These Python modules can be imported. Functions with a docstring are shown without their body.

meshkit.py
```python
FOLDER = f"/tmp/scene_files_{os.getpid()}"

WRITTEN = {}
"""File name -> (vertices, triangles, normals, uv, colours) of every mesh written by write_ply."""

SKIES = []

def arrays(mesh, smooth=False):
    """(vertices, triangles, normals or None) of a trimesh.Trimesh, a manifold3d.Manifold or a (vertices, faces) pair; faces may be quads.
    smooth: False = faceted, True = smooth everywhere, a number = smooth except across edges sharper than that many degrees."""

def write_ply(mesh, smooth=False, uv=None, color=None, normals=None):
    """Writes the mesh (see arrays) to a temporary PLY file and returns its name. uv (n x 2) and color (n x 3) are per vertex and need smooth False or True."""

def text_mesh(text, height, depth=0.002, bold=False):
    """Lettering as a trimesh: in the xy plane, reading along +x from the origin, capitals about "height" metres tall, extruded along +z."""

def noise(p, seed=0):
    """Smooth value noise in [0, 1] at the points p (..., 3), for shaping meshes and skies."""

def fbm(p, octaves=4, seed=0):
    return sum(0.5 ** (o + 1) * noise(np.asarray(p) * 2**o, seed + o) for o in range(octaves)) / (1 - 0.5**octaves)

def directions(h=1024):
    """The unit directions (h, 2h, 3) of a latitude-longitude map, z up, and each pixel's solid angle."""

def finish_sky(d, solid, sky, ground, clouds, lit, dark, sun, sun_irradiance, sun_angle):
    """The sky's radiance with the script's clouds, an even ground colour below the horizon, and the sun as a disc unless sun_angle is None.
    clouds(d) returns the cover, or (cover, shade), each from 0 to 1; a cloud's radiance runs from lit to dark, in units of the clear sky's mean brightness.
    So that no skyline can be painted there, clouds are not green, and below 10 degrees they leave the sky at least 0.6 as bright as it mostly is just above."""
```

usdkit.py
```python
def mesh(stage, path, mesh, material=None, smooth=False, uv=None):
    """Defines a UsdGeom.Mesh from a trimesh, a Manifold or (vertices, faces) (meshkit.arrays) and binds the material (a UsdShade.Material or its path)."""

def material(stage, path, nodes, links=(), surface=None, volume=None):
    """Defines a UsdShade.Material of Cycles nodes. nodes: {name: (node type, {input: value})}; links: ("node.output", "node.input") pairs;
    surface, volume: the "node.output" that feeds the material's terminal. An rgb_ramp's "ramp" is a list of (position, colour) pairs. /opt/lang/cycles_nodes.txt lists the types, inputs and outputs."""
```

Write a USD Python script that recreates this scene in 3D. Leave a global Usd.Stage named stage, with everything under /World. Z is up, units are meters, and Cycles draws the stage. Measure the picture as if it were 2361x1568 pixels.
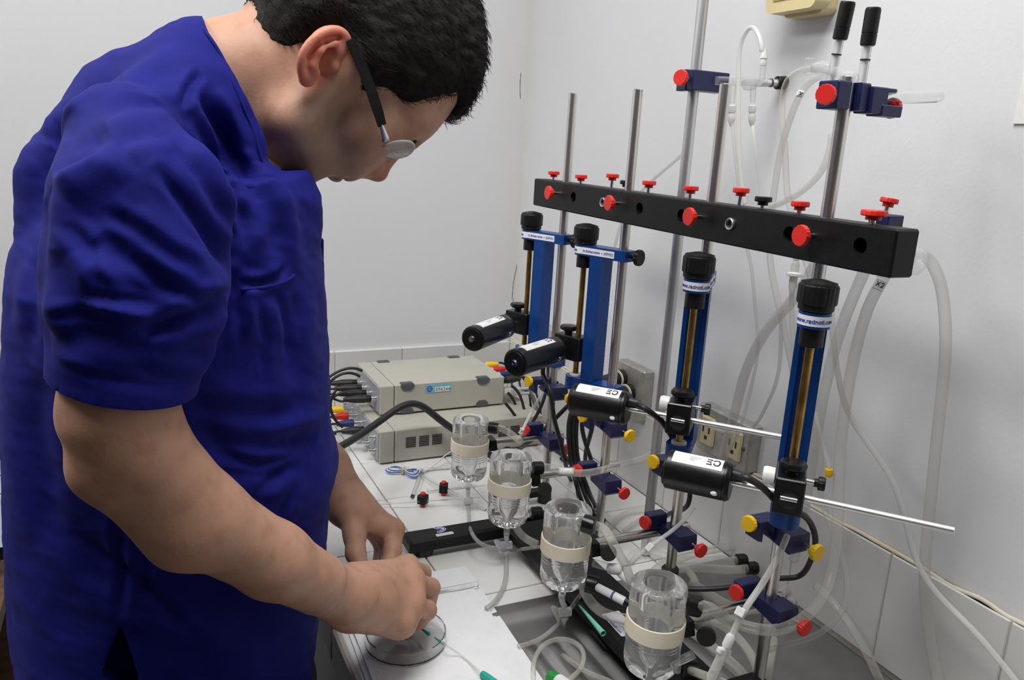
import math, random
import numpy as np, trimesh, manifold3d, shapely
from shapely.geometry import Polygon
import usdkit, meshkit
from pxr import Usd, UsdGeom, UsdLux, UsdShade, Gf, Sdf, Vt

stage = Usd.Stage.CreateInMemory()
UsdGeom.SetStageUpAxis(stage, 'Z'); UsdGeom.SetStageMetersPerUnit(stage, 1.0)
UsdGeom.Xform.Define(stage, '/World')

# ------------------------------------------------------------------ camera, light, exposure
YAW, PITCH, ROLL, FPX = math.radians(25.878), math.radians(13.822), math.radians(-3.280), 1842.56
EYE = np.array([0, 0, 1.46])
_cy, _sy, _cp, _sp = math.cos(YAW), math.sin(YAW), math.cos(PITCH), math.sin(PITCH)
_f = np.array([_sy * _cp, _cy * _cp, -_sp]); _r = np.array([_cy, -_sy, 0]); _d = np.cross(_f, _r)
_cr, _sr = math.cos(ROLL), math.sin(ROLL)
ROT = np.array([_r * _cr + _d * _sr, -_r * _sr + _d * _cr, _f])     # right, down, forward
cam = UsdGeom.Camera.Define(stage, '/World/camera')
_m = Gf.Matrix4d(1.0)
for _i, _row in enumerate((ROT[0], -ROT[1], -ROT[2])):
    _m.SetRow(_i, Gf.Vec4d(*map(float, _row), 0))
_m.SetRow(3, Gf.Vec4d(*map(float, EYE), 1))
cam.AddTransformOp().Set(_m)
cam.CreateHorizontalApertureAttr(36.0); cam.CreateVerticalApertureAttr(36.0 * 1568 / 2361)
cam.CreateFocalLengthAttr(36.0 * FPX / 2361)
cam.CreateClippingRangeAttr(Gf.Vec2f(0.03, 100))
cam.CreateExposureAttr(0.0)

def rect_light(name, pos, size, watts, color, rot=(0, 0, 0)):
    l = UsdLux.RectLight.Define(stage, '/World/' + name)
    l.AddTranslateOp().Set(Gf.Vec3d(*pos)); l.AddRotateXYZOp().Set(Gf.Vec3f(*rot))
    l.CreateWidthAttr(size[0]); l.CreateHeightAttr(size[1])
    l.CreateIntensityAttr(watts); l.CreateColorAttr(Gf.Vec3f(*color)); l.CreateNormalizeAttr(False)
    return l
LAMPS = [((0.10, 0.42, 2.56), (0.70, 0.70), 14.2), ((-1.00, 1.05, 2.56), (0.60, 0.90), 13.8), ((-0.90, -1.5, 2.56), (0.60, 1.20), 0.2)]     # the tubes of the ceiling fittings
for _k, (_p, _s, _w) in enumerate(LAMPS):
    rect_light('lamp_light_%03d' % _k, _p, _s, _w, (1.0, 0.985, 0.96))

# ------------------------------------------------------------------ measuring: where a line of sight meets a plane of the room
W, BACK, H = 0.762, 1.572, 0.90          # right wall x, back wall y, counter height
def ray(px, py): return ROT.T @ np.array([(px - 1180.5) / FPX, (py - 784) / FPX, 1])
def az(px, py, z=H): r = ray(px, py); return EYE + r * (z - EYE[2]) / r[2]
def ay(px, py, y): r = ray(px, py); return EYE + r * (y - EYE[1]) / r[1]
def ax(px, py, x): r = ray(px, py); return EYE + r * (x - EYE[0]) / r[0]
V3 = lambda *a: np.array(a, float)
def unit(v): v = np.asarray(v, float); return v / np.linalg.norm(v)
X_, Y_, Z_ = V3(1, 0, 0), V3(0, 1, 0), V3(0, 0, 1)

# ------------------------------------------------------------------ things and parts
_names = {}
def numbered(path):
    n = _names.get(path, 0); _names[path] = n + 1
    return path if n == 0 else '%s_%03d' % (path, n)
class Thing:
    def __init__(s, name, label, cat, at=(0, 0, 0), group=None, kind=None):
        s.path = numbered('/World/' + name); s.at = np.asarray(at, float)
        x = UsdGeom.Xform.Define(stage, s.path); x.AddTranslateOp().Set(Gf.Vec3d(*map(float, s.at)))
        tagp(x.GetPrim(), label, cat, group, kind)
    def part(s, name, mesh, mat, smooth=35, label=None, under=None, kind=None):
        """A part in world coordinates; under = the path of a part makes it a sub-part."""
        p = numbered((under or s.path) + '/' + name)
        v, f = vf(mesh)
        m = usdkit.mesh(stage, p, (v - s.at, f), mat, smooth)
        if label: m.GetPrim().SetCustomDataByKey('label', label)
        if kind: m.GetPrim().SetCustomDataByKey('kind', kind)
        return p
def tagp(p, label=None, cat=None, group=None, kind=None):
    for k, v in (('label', label), ('category', cat), ('group', group), ('kind', kind)):
        if v: p.SetCustomDataByKey(k, v)
def single(name, mesh, mat, label, cat, smooth=35, group=None, kind=None):
    """A thing of one mesh."""
    p = numbered('/World/' + name)
    m = usdkit.mesh(stage, p, vf(mesh), mat, smooth)
    tagp(m.GetPrim(), label, cat, group, kind); return p
def structure(name, mesh, mat, smooth=False):
    p = '/World/' + name
    m = usdkit.mesh(stage, p, vf(mesh), mat, smooth); m.GetPrim().SetCustomDataByKey('kind', 'structure')
    return p
def sub(path, name, mesh, mat, smooth=35, label=None, kind=None):
    p = numbered(path + '/' + name)
    m = usdkit.mesh(stage, p, vf(mesh), mat, smooth)
    tagp(m.GetPrim(), label, None, None, kind); return p

# ------------------------------------------------------------------ shapes: (vertices, triangles)
def vf(m):
    if isinstance(m, tuple):
        v, f = np.asarray(m[0], float), np.asarray(m[1], int)
        if f.shape[1] == 4: f = np.vstack([f[:, [0, 1, 2]], f[:, [0, 2, 3]]])
        return v, f
    v, f, _ = meshkit.arrays(m); return v, f
def join(*ms):
    V, F, n = [], [], 0
    for m in ms:
        v, f = vf(m); V.append(v); F.append(f + n); n += len(v)
    return np.vstack(V), np.vstack(F)
def frame(axis, up=None):
    w = unit(axis)
    u = np.asarray(up, float) if up is not None else (Z_ if abs(w[2]) < 0.9 else X_)
    u = unit(u - w * (u @ w)); return u, np.cross(w, u), w
def box(c, size, axes=None, ch=0.0):
    """A box about c with chamfered edges; axes: three rows of directions."""
    A = np.eye(3) if axes is None else np.asarray(axes, float)
    h = np.asarray(size, float) / 2; pts = []
    ch = min(ch, h.min() * 0.95)
    for s in np.ndindex(2, 2, 2):
        s = np.array(s) * 2 - 1
        if ch <= 0: pts.append(s * h)
        else:
            for k in range(3):
                q = h - ch; q = q.copy(); q[k] = h[k]; pts.append(s * q)
    m = trimesh.Trimesh(np.array(pts)).convex_hull if ch > 0 else trimesh.creation.box(2 * h)
    return np.asarray(c) + np.asarray(m.vertices) @ A, np.asarray(m.faces)
def hull(pts):
    m = trimesh.Trimesh(np.asarray(pts, float)).convex_hull; return np.asarray(m.vertices), np.asarray(m.faces)
def lathe(profile, p, axis, n=28, up=None, mod=None):
    """Revolves (radius, height) pairs about the axis through p. mod(angle) scales the radius."""
    u, v, w = frame(axis, up); pr = np.asarray(profile, float)
    a = np.arange(n) * 2 * math.pi / n
    k = np.ones(n) if mod is None else mod(a)
    ring = (np.cos(a)[:, None] * u + np.sin(a)[:, None] * v) * k[:, None]
    P = np.asarray(p) + pr[:, None, 0:1] * ring[None] + pr[:, None, 1:2] * w
    m = len(pr); i, j = np.meshgrid(np.arange(m - 1), np.arange(n), indexing='ij')
    q = np.stack([i * n + j, i * n + (j + 1) % n, (i + 1) * n + (j + 1) % n, (i + 1) * n + j], -1).reshape(-1, 4)
    V = P.reshape(-1, 3); F = [q[:, [0, 1, 2]], q[:, [0, 2, 3]]]
    for end, s in ((0, 1), (m - 1, -1)):
        if pr[end, 0] > 1e-9:
            V = np.vstack([V, np.asarray(p) + pr[end, 1] * w]); c = len(V) - 1
            b = end * n + np.arange(n); b2 = end * n + (np.arange(n) + 1) % n
            F.append(np.stack([np.full(n, c), b2, b] if s > 0 else [np.full(n, c), b, b2], 1))
    return V, np.vstack(F)
def ringlathe(profile, p, axis, n=28, up=None, mod=None):
    """A closed profile revolved: a ring or a hollow body."""
    u, v, w = frame(axis, up); pr = np.asarray(profile, float); m = len(pr)
    a = np.arange(n) * 2 * math.pi / n
    k = np.ones(n) if mod is None else mod(a)
    ring = (np.cos(a)[:, None] * u + np.sin(a)[:, None] * v) * k[:, None]
    P = np.asarray(p) + pr[:, None, 0:1] * ring[None] + pr[:, None, 1:2] * w
    i, j = np.meshgrid(np.arange(m), np.arange(n), indexing='ij'); i2 = (i + 1) % m
    q = np.stack([i * n + j, i * n + (j + 1) % n, i2 * n + (j + 1) % n, i2 * n + j], -1).reshape(-1, 4)
    return P.reshape(-1, 3), np.vstack([q[:, [0, 1, 2]], q[:, [0, 2, 3]]])
def cyl(a, b, r, n=20, ch=0.0, r2=None):
    a, b = np.asarray(a, float), np.asarray(b, float); L = np.linalg.norm(b - a); r2 = r if r2 is None else r2
    if ch <= 0: pr = [(r, 0), (r2, L)]
    else: pr = [(r - ch, 0), (r, ch), (r2, L - ch), (r2 - ch, L)]
    return lathe(pr, a, b - a, n)
def spline(pts, step=0.006):
    P = np.asarray(pts, float)
    if len(P) < 3: return P
    from scipy.interpolate import CubicSpline
    t = np.concatenate([[0], np.cumsum(np.sqrt(np.linalg.norm(np.diff(P, axis=0), axis=1)))])
    L = np.linalg.norm(np.diff(P, axis=0), axis=1).sum()
    return CubicSpline(t, P)(np.linspace(0, t[-1], max(6, int(L / step))))
def tube(pts, r, n=10, step=0.006, smooth=True, close=False):
    """A round tube along a smooth curve through the points; r a number or one per sample (function of 0..1)."""
    P = spline(pts, step) if smooth else np.asarray(pts, float)
    T = np.gradient(P, axis=0); T /= np.linalg.norm(T, axis=1, keepdims=True) + 1e-12
    u = frame(T[0])[0]; U = []
    for t in T:
        u = unit(u - t * (u @ t)); U.append(u)
    U = np.array(U); Vv = np.cross(T, U); a = np.arange(n) * 2 * math.pi / n
    R = np.array([r(s) for s in np.linspace(0, 1, len(P))]) if callable(r) else np.full(len(P), r)
    R = R[:, None, None]
    Q = P[:, None] + R * (np.cos(a)[None, :, None] * U[:, None] + np.sin(a)[None, :, None] * Vv[:, None])
    m = len(P); i, j = np.meshgrid(np.arange(m - 1), np.arange(n), indexing='ij')
    q = np.stack([i * n + j, i * n + (j + 1) % n, (i + 1) * n + (j + 1) % n, (i + 1) * n + j], -1).reshape(-1, 4)
    V = np.vstack([Q.reshape(-1, 3), P[:1], P[-1:]]); c = m * n; k = np.arange(n); k2 = (k + 1) % n
    F = np.vstack([q[:, [0, 1, 2]], q[:, [0, 2, 3]], np.stack([np.full(n, c), k2, k], 1), np.stack([np.full(n, c + 1), (m - 1) * n + k, (m - 1) * n + k2], 1)])
    return V, F
def extrude(poly, p, xd, yd, depth):
    """A flat outline (shapely polygon or points) in the plane p, xd, yd, pushed out along xd x yd."""
    if not hasattr(poly, 'exterior'): poly = Polygon(poly)
    m = trimesh.creation.extrude_polygon(poly, depth, engine='earcut')
    A = np.array([unit(xd), unit(yd), np.cross(unit(xd), unit(yd))])
    return np.asarray(p) + np.asarray(m.vertices) @ A, np.asarray(m.faces)
def letters(text, height, p, xd, yd, depth=0.0003, bold=False, wide=1.0):
    m = meshkit.text_mesh(text, height, depth, bold); v = np.array(m.vertices); v[:, 0] *= wide
    A = np.array([unit(xd), unit(yd), np.cross(unit(xd), unit(yd))])
    return np.asarray(p) + v @ A, np.asarray(m.faces)
def cut(m, *holes):
    def man(x):
        v, f = vf(x); t = trimesh.Trimesh(v, f, process=True)
        if t.volume < 0: t.invert()
        return manifold3d.Manifold(manifold3d.Mesh(np.asarray(t.vertices, np.float32), np.asarray(t.faces, np.uint32)))
    r = man(m)
    for h in holes: r = r - man(h)
    o = r.to_mesh(); return np.asarray(o.vert_properties[:, :3], float), np.asarray(o.tri_verts)

# ------------------------------------------------------------------ materials
_mats = {}
def pm(name, c1, c2=None, scale=60, rough=0.5, metallic=0.0, bump=None, rough2=None, stretch=None, ramp=(0.35, 0.65), **kw):
    """A principled material whose colour wanders between c1 and c2 with noise; bump = (scale, strength, distance)."""
    if name in _mats: return _mats[name]
    c2 = c2 or tuple(min(1, x * 0.93) for x in c1)
    N = {'g': ('geometry', {}), 'mp': ('mapping', {'scale': stretch or (1, 1, 1)}), 'n': ('noise_texture', {'scale': scale, 'detail': 3.0}),
         'r': ('rgb_ramp', {'ramp': [(0, c1), (ramp[0], c1), (ramp[1], c2), (1, c2)]}),
         'p': ('principled_bsdf', {'roughness': rough, 'metallic': metallic, **kw})}
    Lk = [('g.position', 'mp.vector'), ('mp.vector', 'n.vector'), ('n.fac', 'r.fac'), ('r.color', 'p.base_color')]
    if rough2 is not None:
        N['rr'] = ('map_range', {'from_min': 0.3, 'from_max': 0.7, 'to_min': rough, 'to_max': rough2}); Lk += [('n.fac', 'rr.value'), ('rr.result', 'p.roughness')]
    if bump:
        N['n2'] = ('noise_texture', {'scale': bump[0], 'detail': 2.0}); N['b'] = ('bump', {'strength': bump[1], 'distance': bump[2] if len(bump) > 2 else 0.002})
        Lk += [('mp.vector', 'n2.vector'), ('n2.fac', 'b.height'), ('b.normal', 'p.normal')]
    _mats[name] = usdkit.material(stage, '/World/Looks/' + name, N, Lk, surface='p.BSDF'); return _mats[name]
def clear(name, color, solid=0.35, rough=0.12, edge=0.5):
    """Thin clear plastic or glass tubing: mostly see-through, denser at its edges, with gloss."""
    if name in _mats: return _mats[name]
    N = {'g': ('geometry', {}), 'n': ('noise_texture', {'scale': 90.0, 'detail': 2.0}),
         'r': ('rgb_ramp', {'ramp': [(0, tuple(x * 0.9 for x in color)), (1, color)]}),
         'lw': ('layer_weight', {'blend': edge}), 'mr': ('map_range', {'from_min': 0.0, 'from_max': 1.0, 'to_min': solid, 'to_max': min(1, solid + 0.5)}),
         't': ('transparent_bsdf', {'color': (1, 1, 1)}), 'p': ('principled_bsdf', {'roughness': rough}), 'm': ('mix_closure', {})}
    Lk = [('g.position', 'n.vector'), ('n.fac', 'r.fac'), ('r.color', 'p.base_color'), ('lw.facing', 'mr.value'), ('mr.result', 'm.fac'), ('t.BSDF', 'm.closure1'), ('p.BSDF', 'm.closure2')]
    _mats[name] = usdkit.material(stage, '/World/Looks/' + name, N, Lk, surface='m.closure'); return _mats[name]

M_wall = pm('wall_paint', (0.70, 0.71, 0.735), (0.66, 0.665, 0.68), 3.0, 0.55, bump=(220, 0.05))
M_tile = pm('white_tile', (0.66, 0.655, 0.645), (0.60, 0.595, 0.585), 7.0, 0.22)
M_ctile = pm('counter_tile', (0.70, 0.70, 0.69), (0.62, 0.615, 0.60), 6.0, 0.22)
M_grout = pm('grout', (0.40, 0.38, 0.34), (0.20, 0.18, 0.15), 30.0, 0.9)
M_ygrout = pm('yellowed_grout', (0.62, 0.54, 0.36), (0.66, 0.64, 0.56), 18.0, 0.85)
M_steel = pm('brushed_steel', (0.78, 0.75, 0.71), (0.68, 0.65, 0.61), 60, 0.27, 1.0, rough2=0.34, stretch=(1, 1, 0.04))
M_steelh = pm('brushed_steel_lying', (0.60, 0.58, 0.55), (0.48, 0.46, 0.43), 60, 0.26, 1.0, rough2=0.36)
M_alu = pm('dull_aluminium', (0.72, 0.72, 0.73), (0.55, 0.55, 0.57), 40, 0.38, 1.0, rough2=0.5, stretch=(1, 1, 0.1))
M_chrome = pm('chrome', (0.85, 0.85, 0.85), (0.75, 0.75, 0.75), 30, 0.15, 1.0)
M_black = pm('black_anodised', (0.004, 0.004, 0.0043), (0.007, 0.007, 0.0075), 200, 0.45, bump=(900, 0.08, 0.0005), specular_ior_level=0.28)
M_blackg = pm('black_gloss', (0.005, 0.005, 0.006), (0.008, 0.008, 0.009), 150, 0.30, bump=(700, 0.05, 0.0004), specular_ior_level=0.4)
M_blackk = pm('black_plastic', (0.006, 0.006, 0.006), (0.010, 0.010, 0.010), 150, 0.40, specular_ior_level=0.32)
M_rubber = pm('black_rubber', (0.012, 0.012, 0.013), (0.018, 0.018, 0.019), 120, 0.48)
M_blue = pm('navy_enamel', (0.007, 0.010, 0.062), (0.009, 0.013, 0.078), 80, 0.42, bump=(400, 0.1, 0.0006))
M_blue2 = pm('blue_anodised', (0.004, 0.050, 0.235), (0.006, 0.058, 0.26), 60, 0.36, 0.3)
M_brass = pm('brass', (0.56, 0.36, 0.10), (0.30, 0.17, 0.05), 90, 0.34, 1.0, stretch=(1, 1, 0.5))
M_red = pm('red_plastic', (0.72, 0.022, 0.012), (0.66, 0.018, 0.010), 60, 0.38)
M_yellow = pm('yellow_plastic', (0.93, 0.58, 0.010), (0.88, 0.53, 0.008), 60, 0.40)
M_band = pm('cream_rubber', (0.88, 0.81, 0.65), (0.85, 0.77, 0.60), 40, 0.55)
M_white = pm('white_plastic', (0.80, 0.80, 0.78), (0.74, 0.74, 0.72), 60, 0.42)
M_label = pm('white_label', (0.82, 0.82, 0.83), (0.78, 0.78, 0.80), 50, 0.5)
M_ink = pm('black_ink', (0.012, 0.012, 0.014), (0.02, 0.02, 0.02), 50, 0.6)
M_inkblue = pm('blue_ink', (0.03, 0.05, 0.36), (0.05, 0.07, 0.42), 50, 0.6)
M_beige = pm('beige_enamel', (0.455, 0.44, 0.385), (0.43, 0.415, 0.365), 20, 0.55, bump=(600, 0.06, 0.0004))
M_slate = pm('slate_rubber', (0.075, 0.08, 0.085), (0.09, 0.095, 0.10), 60, 0.6)
M_panel = pm('grey_blue_panel', (0.34, 0.345, 0.38), (0.31, 0.315, 0.35), 30, 0.5)
M_paper = pm('paper_towel', (0.82, 0.83, 0.85), (0.78, 0.79, 0.81), 40, 0.85, bump=(260, 0.35, 0.0015))
M_sink = pm('sink_steel', (0.40, 0.40, 0.39), (0.27, 0.27, 0.265), 9, 0.36, 0.9, rough2=0.5)
M_teal = pm('teal_plastic', (0.02, 0.42, 0.33), (0.02, 0.36, 0.28), 60, 0.4)
M_green = pm('green_plastic', (0.02, 0.30, 0.06), (0.02, 0.25, 0.05), 60, 0.4)
M_hose = clear('clear_hose', (0.66, 0.64, 0.585), 0.17, 0.14, 0.42)
M_hose2 = clear('milky_hose', (0.78, 0.78, 0.76), 0.36, 0.2, 0.42)
M_drain = clear('drain_tubing', (0.50, 0.50, 0.48), 0.22, 0.12, 0.45)
M_hook = clear('hook_glass', (0.36, 0.38, 0.39), 0.22, 0.05, 0.45)
M_thin = clear('thin_clear_line', (0.62, 0.62, 0.60), 0.14, 0.12, 0.42)
M_tglass = clear('thin_glass', (0.62, 0.64, 0.66), 0.07, 0.04, 0.5)
M_frost = clear('frosted_plastic', (0.86, 0.85, 0.89), 0.62, 0.3)
M_mint = pm('mint_plastic', (0.20, 0.60, 0.47), (0.17, 0.55, 0.43), 60, 0.4)
M_rodb = pm('satin_rod', (0.92, 0.92, 0.92), (0.86, 0.86, 0.86), 60, 0.36, 1.0)
M_fitting = clear('white_fitting', (0.90, 0.90, 0.89), 0.72, 0.35)
def bath_glass(name, lo, hi, ior):
    """Clear glass with a slight milky film."""
    N = {'g': ('geometry', {}), 'n': ('noise_texture', {'scale': 35.0, 'detail': 3.0}), 'mr': ('map_range', {'from_min': 0.3, 'from_max': 0.7, 'to_min': lo, 'to_max': hi}),
         'gl': ('glass_bsdf', {'color': (0.985, 0.99, 0.99), 'roughness': 0.01, 'IOR': ior}), 'p': ('principled_bsdf', {'base_color': (0.80, 0.80, 0.80), 'roughness': 0.25}), 'm': ('mix_closure', {})}
    return usdkit.material(stage, '/World/Looks/' + name, N, [('g.position', 'n.vector'), ('n.fac', 'mr.value'), ('mr.result', 'm.fac'), ('gl.BSDF', 'm.closure1'), ('p.BSDF', 'm.closure2')], surface='m.closure')
M_glass = bath_glass('bath_glass', 0.08, 0.22, 1.24); M_dish = bath_glass('dish_glass', 0.0, 0.05, 1.30); M_grod = M_dish
M_lens = clear('spectacle_lens', (0.60, 0.64, 0.64), 0.05, 0.03, 0.45)

# ================================================================== the room
rng = np.random.default_rng(7)
def slab(lo, hi): lo, hi = np.array(lo, float), np.array(hi, float); return box((lo + hi) / 2, hi - lo)
X0, Y0, ZC = -2.7, -2.4, 2.65
structure('floor', slab((X0, Y0, -0.1), (W + 0.1, BACK + 0.1, 0)), pm('floor_tile', (0.12, 0.11, 0.10), (0.09, 0.085, 0.08), 4, 0.4))
structure('ceiling', slab((X0, Y0, ZC), (W + 0.1, BACK + 0.1, ZC + 0.1)), pm('ceiling_paint', (0.40, 0.40, 0.39), (0.36, 0.36, 0.35), 5, 0.7))
M_wallb = None
def wall_mat(name, stain):
    """White paint with a faint yellowed stain running down the corner."""
    N = {'g': ('geometry', {}), 's': ('separate_xyz', {}), 'n': ('noise_texture', {'scale': 2.5, 'detail': 3.0}), 'n3': ('noise_texture', {'scale': 26.0, 'detail': 4.0}),
         'r': ('rgb_ramp', {'ramp': [(0.3, (0.70, 0.71, 0.735)), (0.7, (0.665, 0.67, 0.69))]}),
         'd': ('map_range', {'from_min': stain[1], 'from_max': stain[2], 'to_min': 0.0, 'to_max': 0.55}), 'mu': ('math', {'math_type': 'multiply'}),
         'mx': ('mix_color', {'b': (0.62, 0.60, 0.50)}), 'n2': ('noise_texture', {'scale': 240.0, 'detail': 2.0}), 'b': ('bump', {'strength': 0.06, 'distance': 0.002}), 'p': ('principled_bsdf', {'roughness': 0.5})}
    Lk = [('g.position', 's.vector'), ('g.position', 'n.vector'), ('g.position', 'n3.vector'), ('n.fac', 'r.fac'), ('s.' + stain[0], 'd.value'), ('d.result', 'mu.value1'), ('n3.fac', 'mu.value2'), ('mu.value', 'mx.fac'),
          ('r.color', 'mx.a'), ('mx.result', 'p.base_color'), ('g.position', 'n2.vector'), ('n2.fac', 'b.height'), ('b.normal', 'p.normal')]
    return usdkit.material(stage, '/World/Looks/' + name, N, Lk, surface='p.BSDF')
wall_r = structure('wall_right', slab((W + 0.004, Y0, 0), (W + 0.1, BACK + 0.1, ZC)), wall_mat('wall_paint_right', ('y', BACK - 0.05, BACK)))
wall_b = structure('wall_back', slab((X0, BACK + 0.004, 0), (W + 0.1, BACK + 0.1, ZC)), wall_mat('wall_paint_back', ('x', W - 0.09, W)))
M_far = pm('grey_wall_paint', (0.20, 0.20, 0.20), (0.17, 0.17, 0.17), 3, 0.6)
structure('wall_left', slab((X0 - 0.1, Y0, 0), (X0, BACK + 0.1, ZC)), M_far)
structure('wall_front', slab((X0 - 0.1, Y0 - 0.1, 0), (W + 0.1, Y0, ZC)), M_far)
# the band of white tiles above the counter, its joints and the yellowed bead of grout on top
M_grout2 = pm('pale_grout', (0.52, 0.50, 0.46), (0.42, 0.38, 0.33), 20, 0.9)
TZ0, TZ1 = H - 0.002, 1.034
tile_mats = [pm('wall_tile_%d' % k, tuple(np.array((0.66, 0.655, 0.65)) * s), tuple(np.array((0.61, 0.605, 0.60)) * s), 7.0, 0.24) for k, s in enumerate((1.0, 0.97, 1.03))]
y = 0.549 + 0.1395 * 8
ys = [BACK - 0.001] + [0.549 + 0.1395 * k for k in range(7, -6, -1)]
for k in range(len(ys) - 1):
    a, b = ys[k + 1] + 0.0008, ys[k] - 0.0008
    if b - a > 0.01: sub(wall_r, 'tile', box((W, (a + b) / 2, (TZ0 + TZ1) / 2), (0.010, b - a, TZ1 - TZ0), ch=0.0012), tile_mats[k % 3], False)
sub(wall_r, 'grout', slab((W - 0.003, Y0, H - 0.01), (W + 0.005, BACK, TZ1)), M_grout2, False)
bead = [(W + 0.000 + 0.0015 * rng.standard_normal() * 0.3, v, TZ1 + 0.001 + 0.0009 * rng.standard_normal()) for v in np.linspace(BACK, -0.4, 90)]
sub(wall_r, 'grout_bead', tube(bead, 0.0026, 8, 0.01), M_ygrout, True, label='yellowed grout bead along the top of the tiles')
xs = [W - 0.006] + [0.505 + 0.1425 * k for k in range(1, -9, -1)]
for k in range(len(xs) - 1):
    a, b = xs[k + 1] + 0.0008, xs[k] - 0.0008
    sub(wall_b, 'tile', box(((a + b) / 2, BACK, (TZ0 + TZ1 - 0.004) / 2), (b - a, 0.010, TZ1 - 0.008 - TZ0), ch=0.0012), tile_mats[(k + 1) % 3], False)
sub(wall_b, 'grout', slab((-0.75, BACK - 0.003, H - 0.01), (W, BACK + 0.005, TZ1 - 0.012)), M_grout2, False)
bead = [(v, BACK + 0.0015 * rng.standard_normal() * 0.3, TZ1 - 0.009 + 0.0009 * rng.standard_normal()) for v in np.linspace(W - 0.003, -0.7, 60)]
sub(wall_b, 'grout_bead', tube(bead, 0.0024, 8, 0.01), M_ygrout, True, label='yellowed grout bead along the top of the tiles')
# hairline cracks in the corner
for q in ([(1201, 168), (1199, 200), (1200, 228)], [(1195, 560), (1192, 610), (1186, 640), (1181, 690)], [(1183, 690), (1180, 740), (1178, 775)]):
    sub(wall_b, 'crack', tube([ay(px, py, BACK + 0.0042) for px, py in q], 0.0007, 5), M_ink, True)

# ------------------------------------------------------------------ the counter
CX0 = 0.194
counter = Thing('counter', 'white tiled laboratory counter along the right hand wall', 'counter', (0.48, 0.7, 0))
counter.part('cabinet', slab((CX0 + 0.03, Y0 + 0.05, 0.0), (W - 0.006, BACK - 0.006, H - 0.05)), pm('cabinet_paint', (0.09, 0.09, 0.095), (0.075, 0.075, 0.08), 8, 0.5), False)
SX0, SY1 = 0.335, 0.797
counter.part('slab', join(slab((CX0 + 0.004, SY1, H - 0.05), (W - 0.006, BACK - 0.006, H - 0.004)), slab((CX0 + 0.004, Y0 + 0.05, H - 0.05), (SX0, SY1, H - 0.004))), M_grout, False)
tms = [pm('counter_tile_%d' % k, tuple(np.array((0.79, 0.79, 0.78)) * s), tuple(np.array((0.73, 0.725, 0.71)) * s), 6.0, 0.2) for k, s in enumerate((1.0, 0.97, 1.02))]
xg = [CX0, 0.344, 0.494, 0.644, W - 0.006]
yg = [0.828 + 0.153 * k for k in range(-8, 5)] + [BACK - 0.006]
k = 0
for j in range(len(yg) - 1):
    for i in range(4):
        a, b, c, d = xg[i] + 0.0011, xg[i + 1] - 0.0011, yg[j] + 0.0011, yg[j + 1] - 0.0011
        if d < SY1 + 0.035 and i > 0 and c < SY1: continue
        if c < SY1 and i == 0: b = min(b, SX0 - 0.002)
        if c < SY1 and d > SY1 and i > 0: c = SY1 + 0.001
        if b - a < 0.01 or d - c < 0.01: continue
        k += 1
        counter.part('tile', box(((a + b) / 2, (c + d) / 2, H - 0.004), (b - a, d - c, 0.008), ch=0.0011), tms[(k * 7 + j) % 3], False)
for i in range(1, 4):
    counter.part('tile', box(((max(xg[i], SX0) + xg[i + 1]) / 2, (SY1 + 0.827) / 2, H - 0.004), (xg[i + 1] - max(xg[i], SX0) - 0.003, 0.827 - SY1 - 0.001, 0.008), ch=0.0011), tms[i % 3], False)
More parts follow.
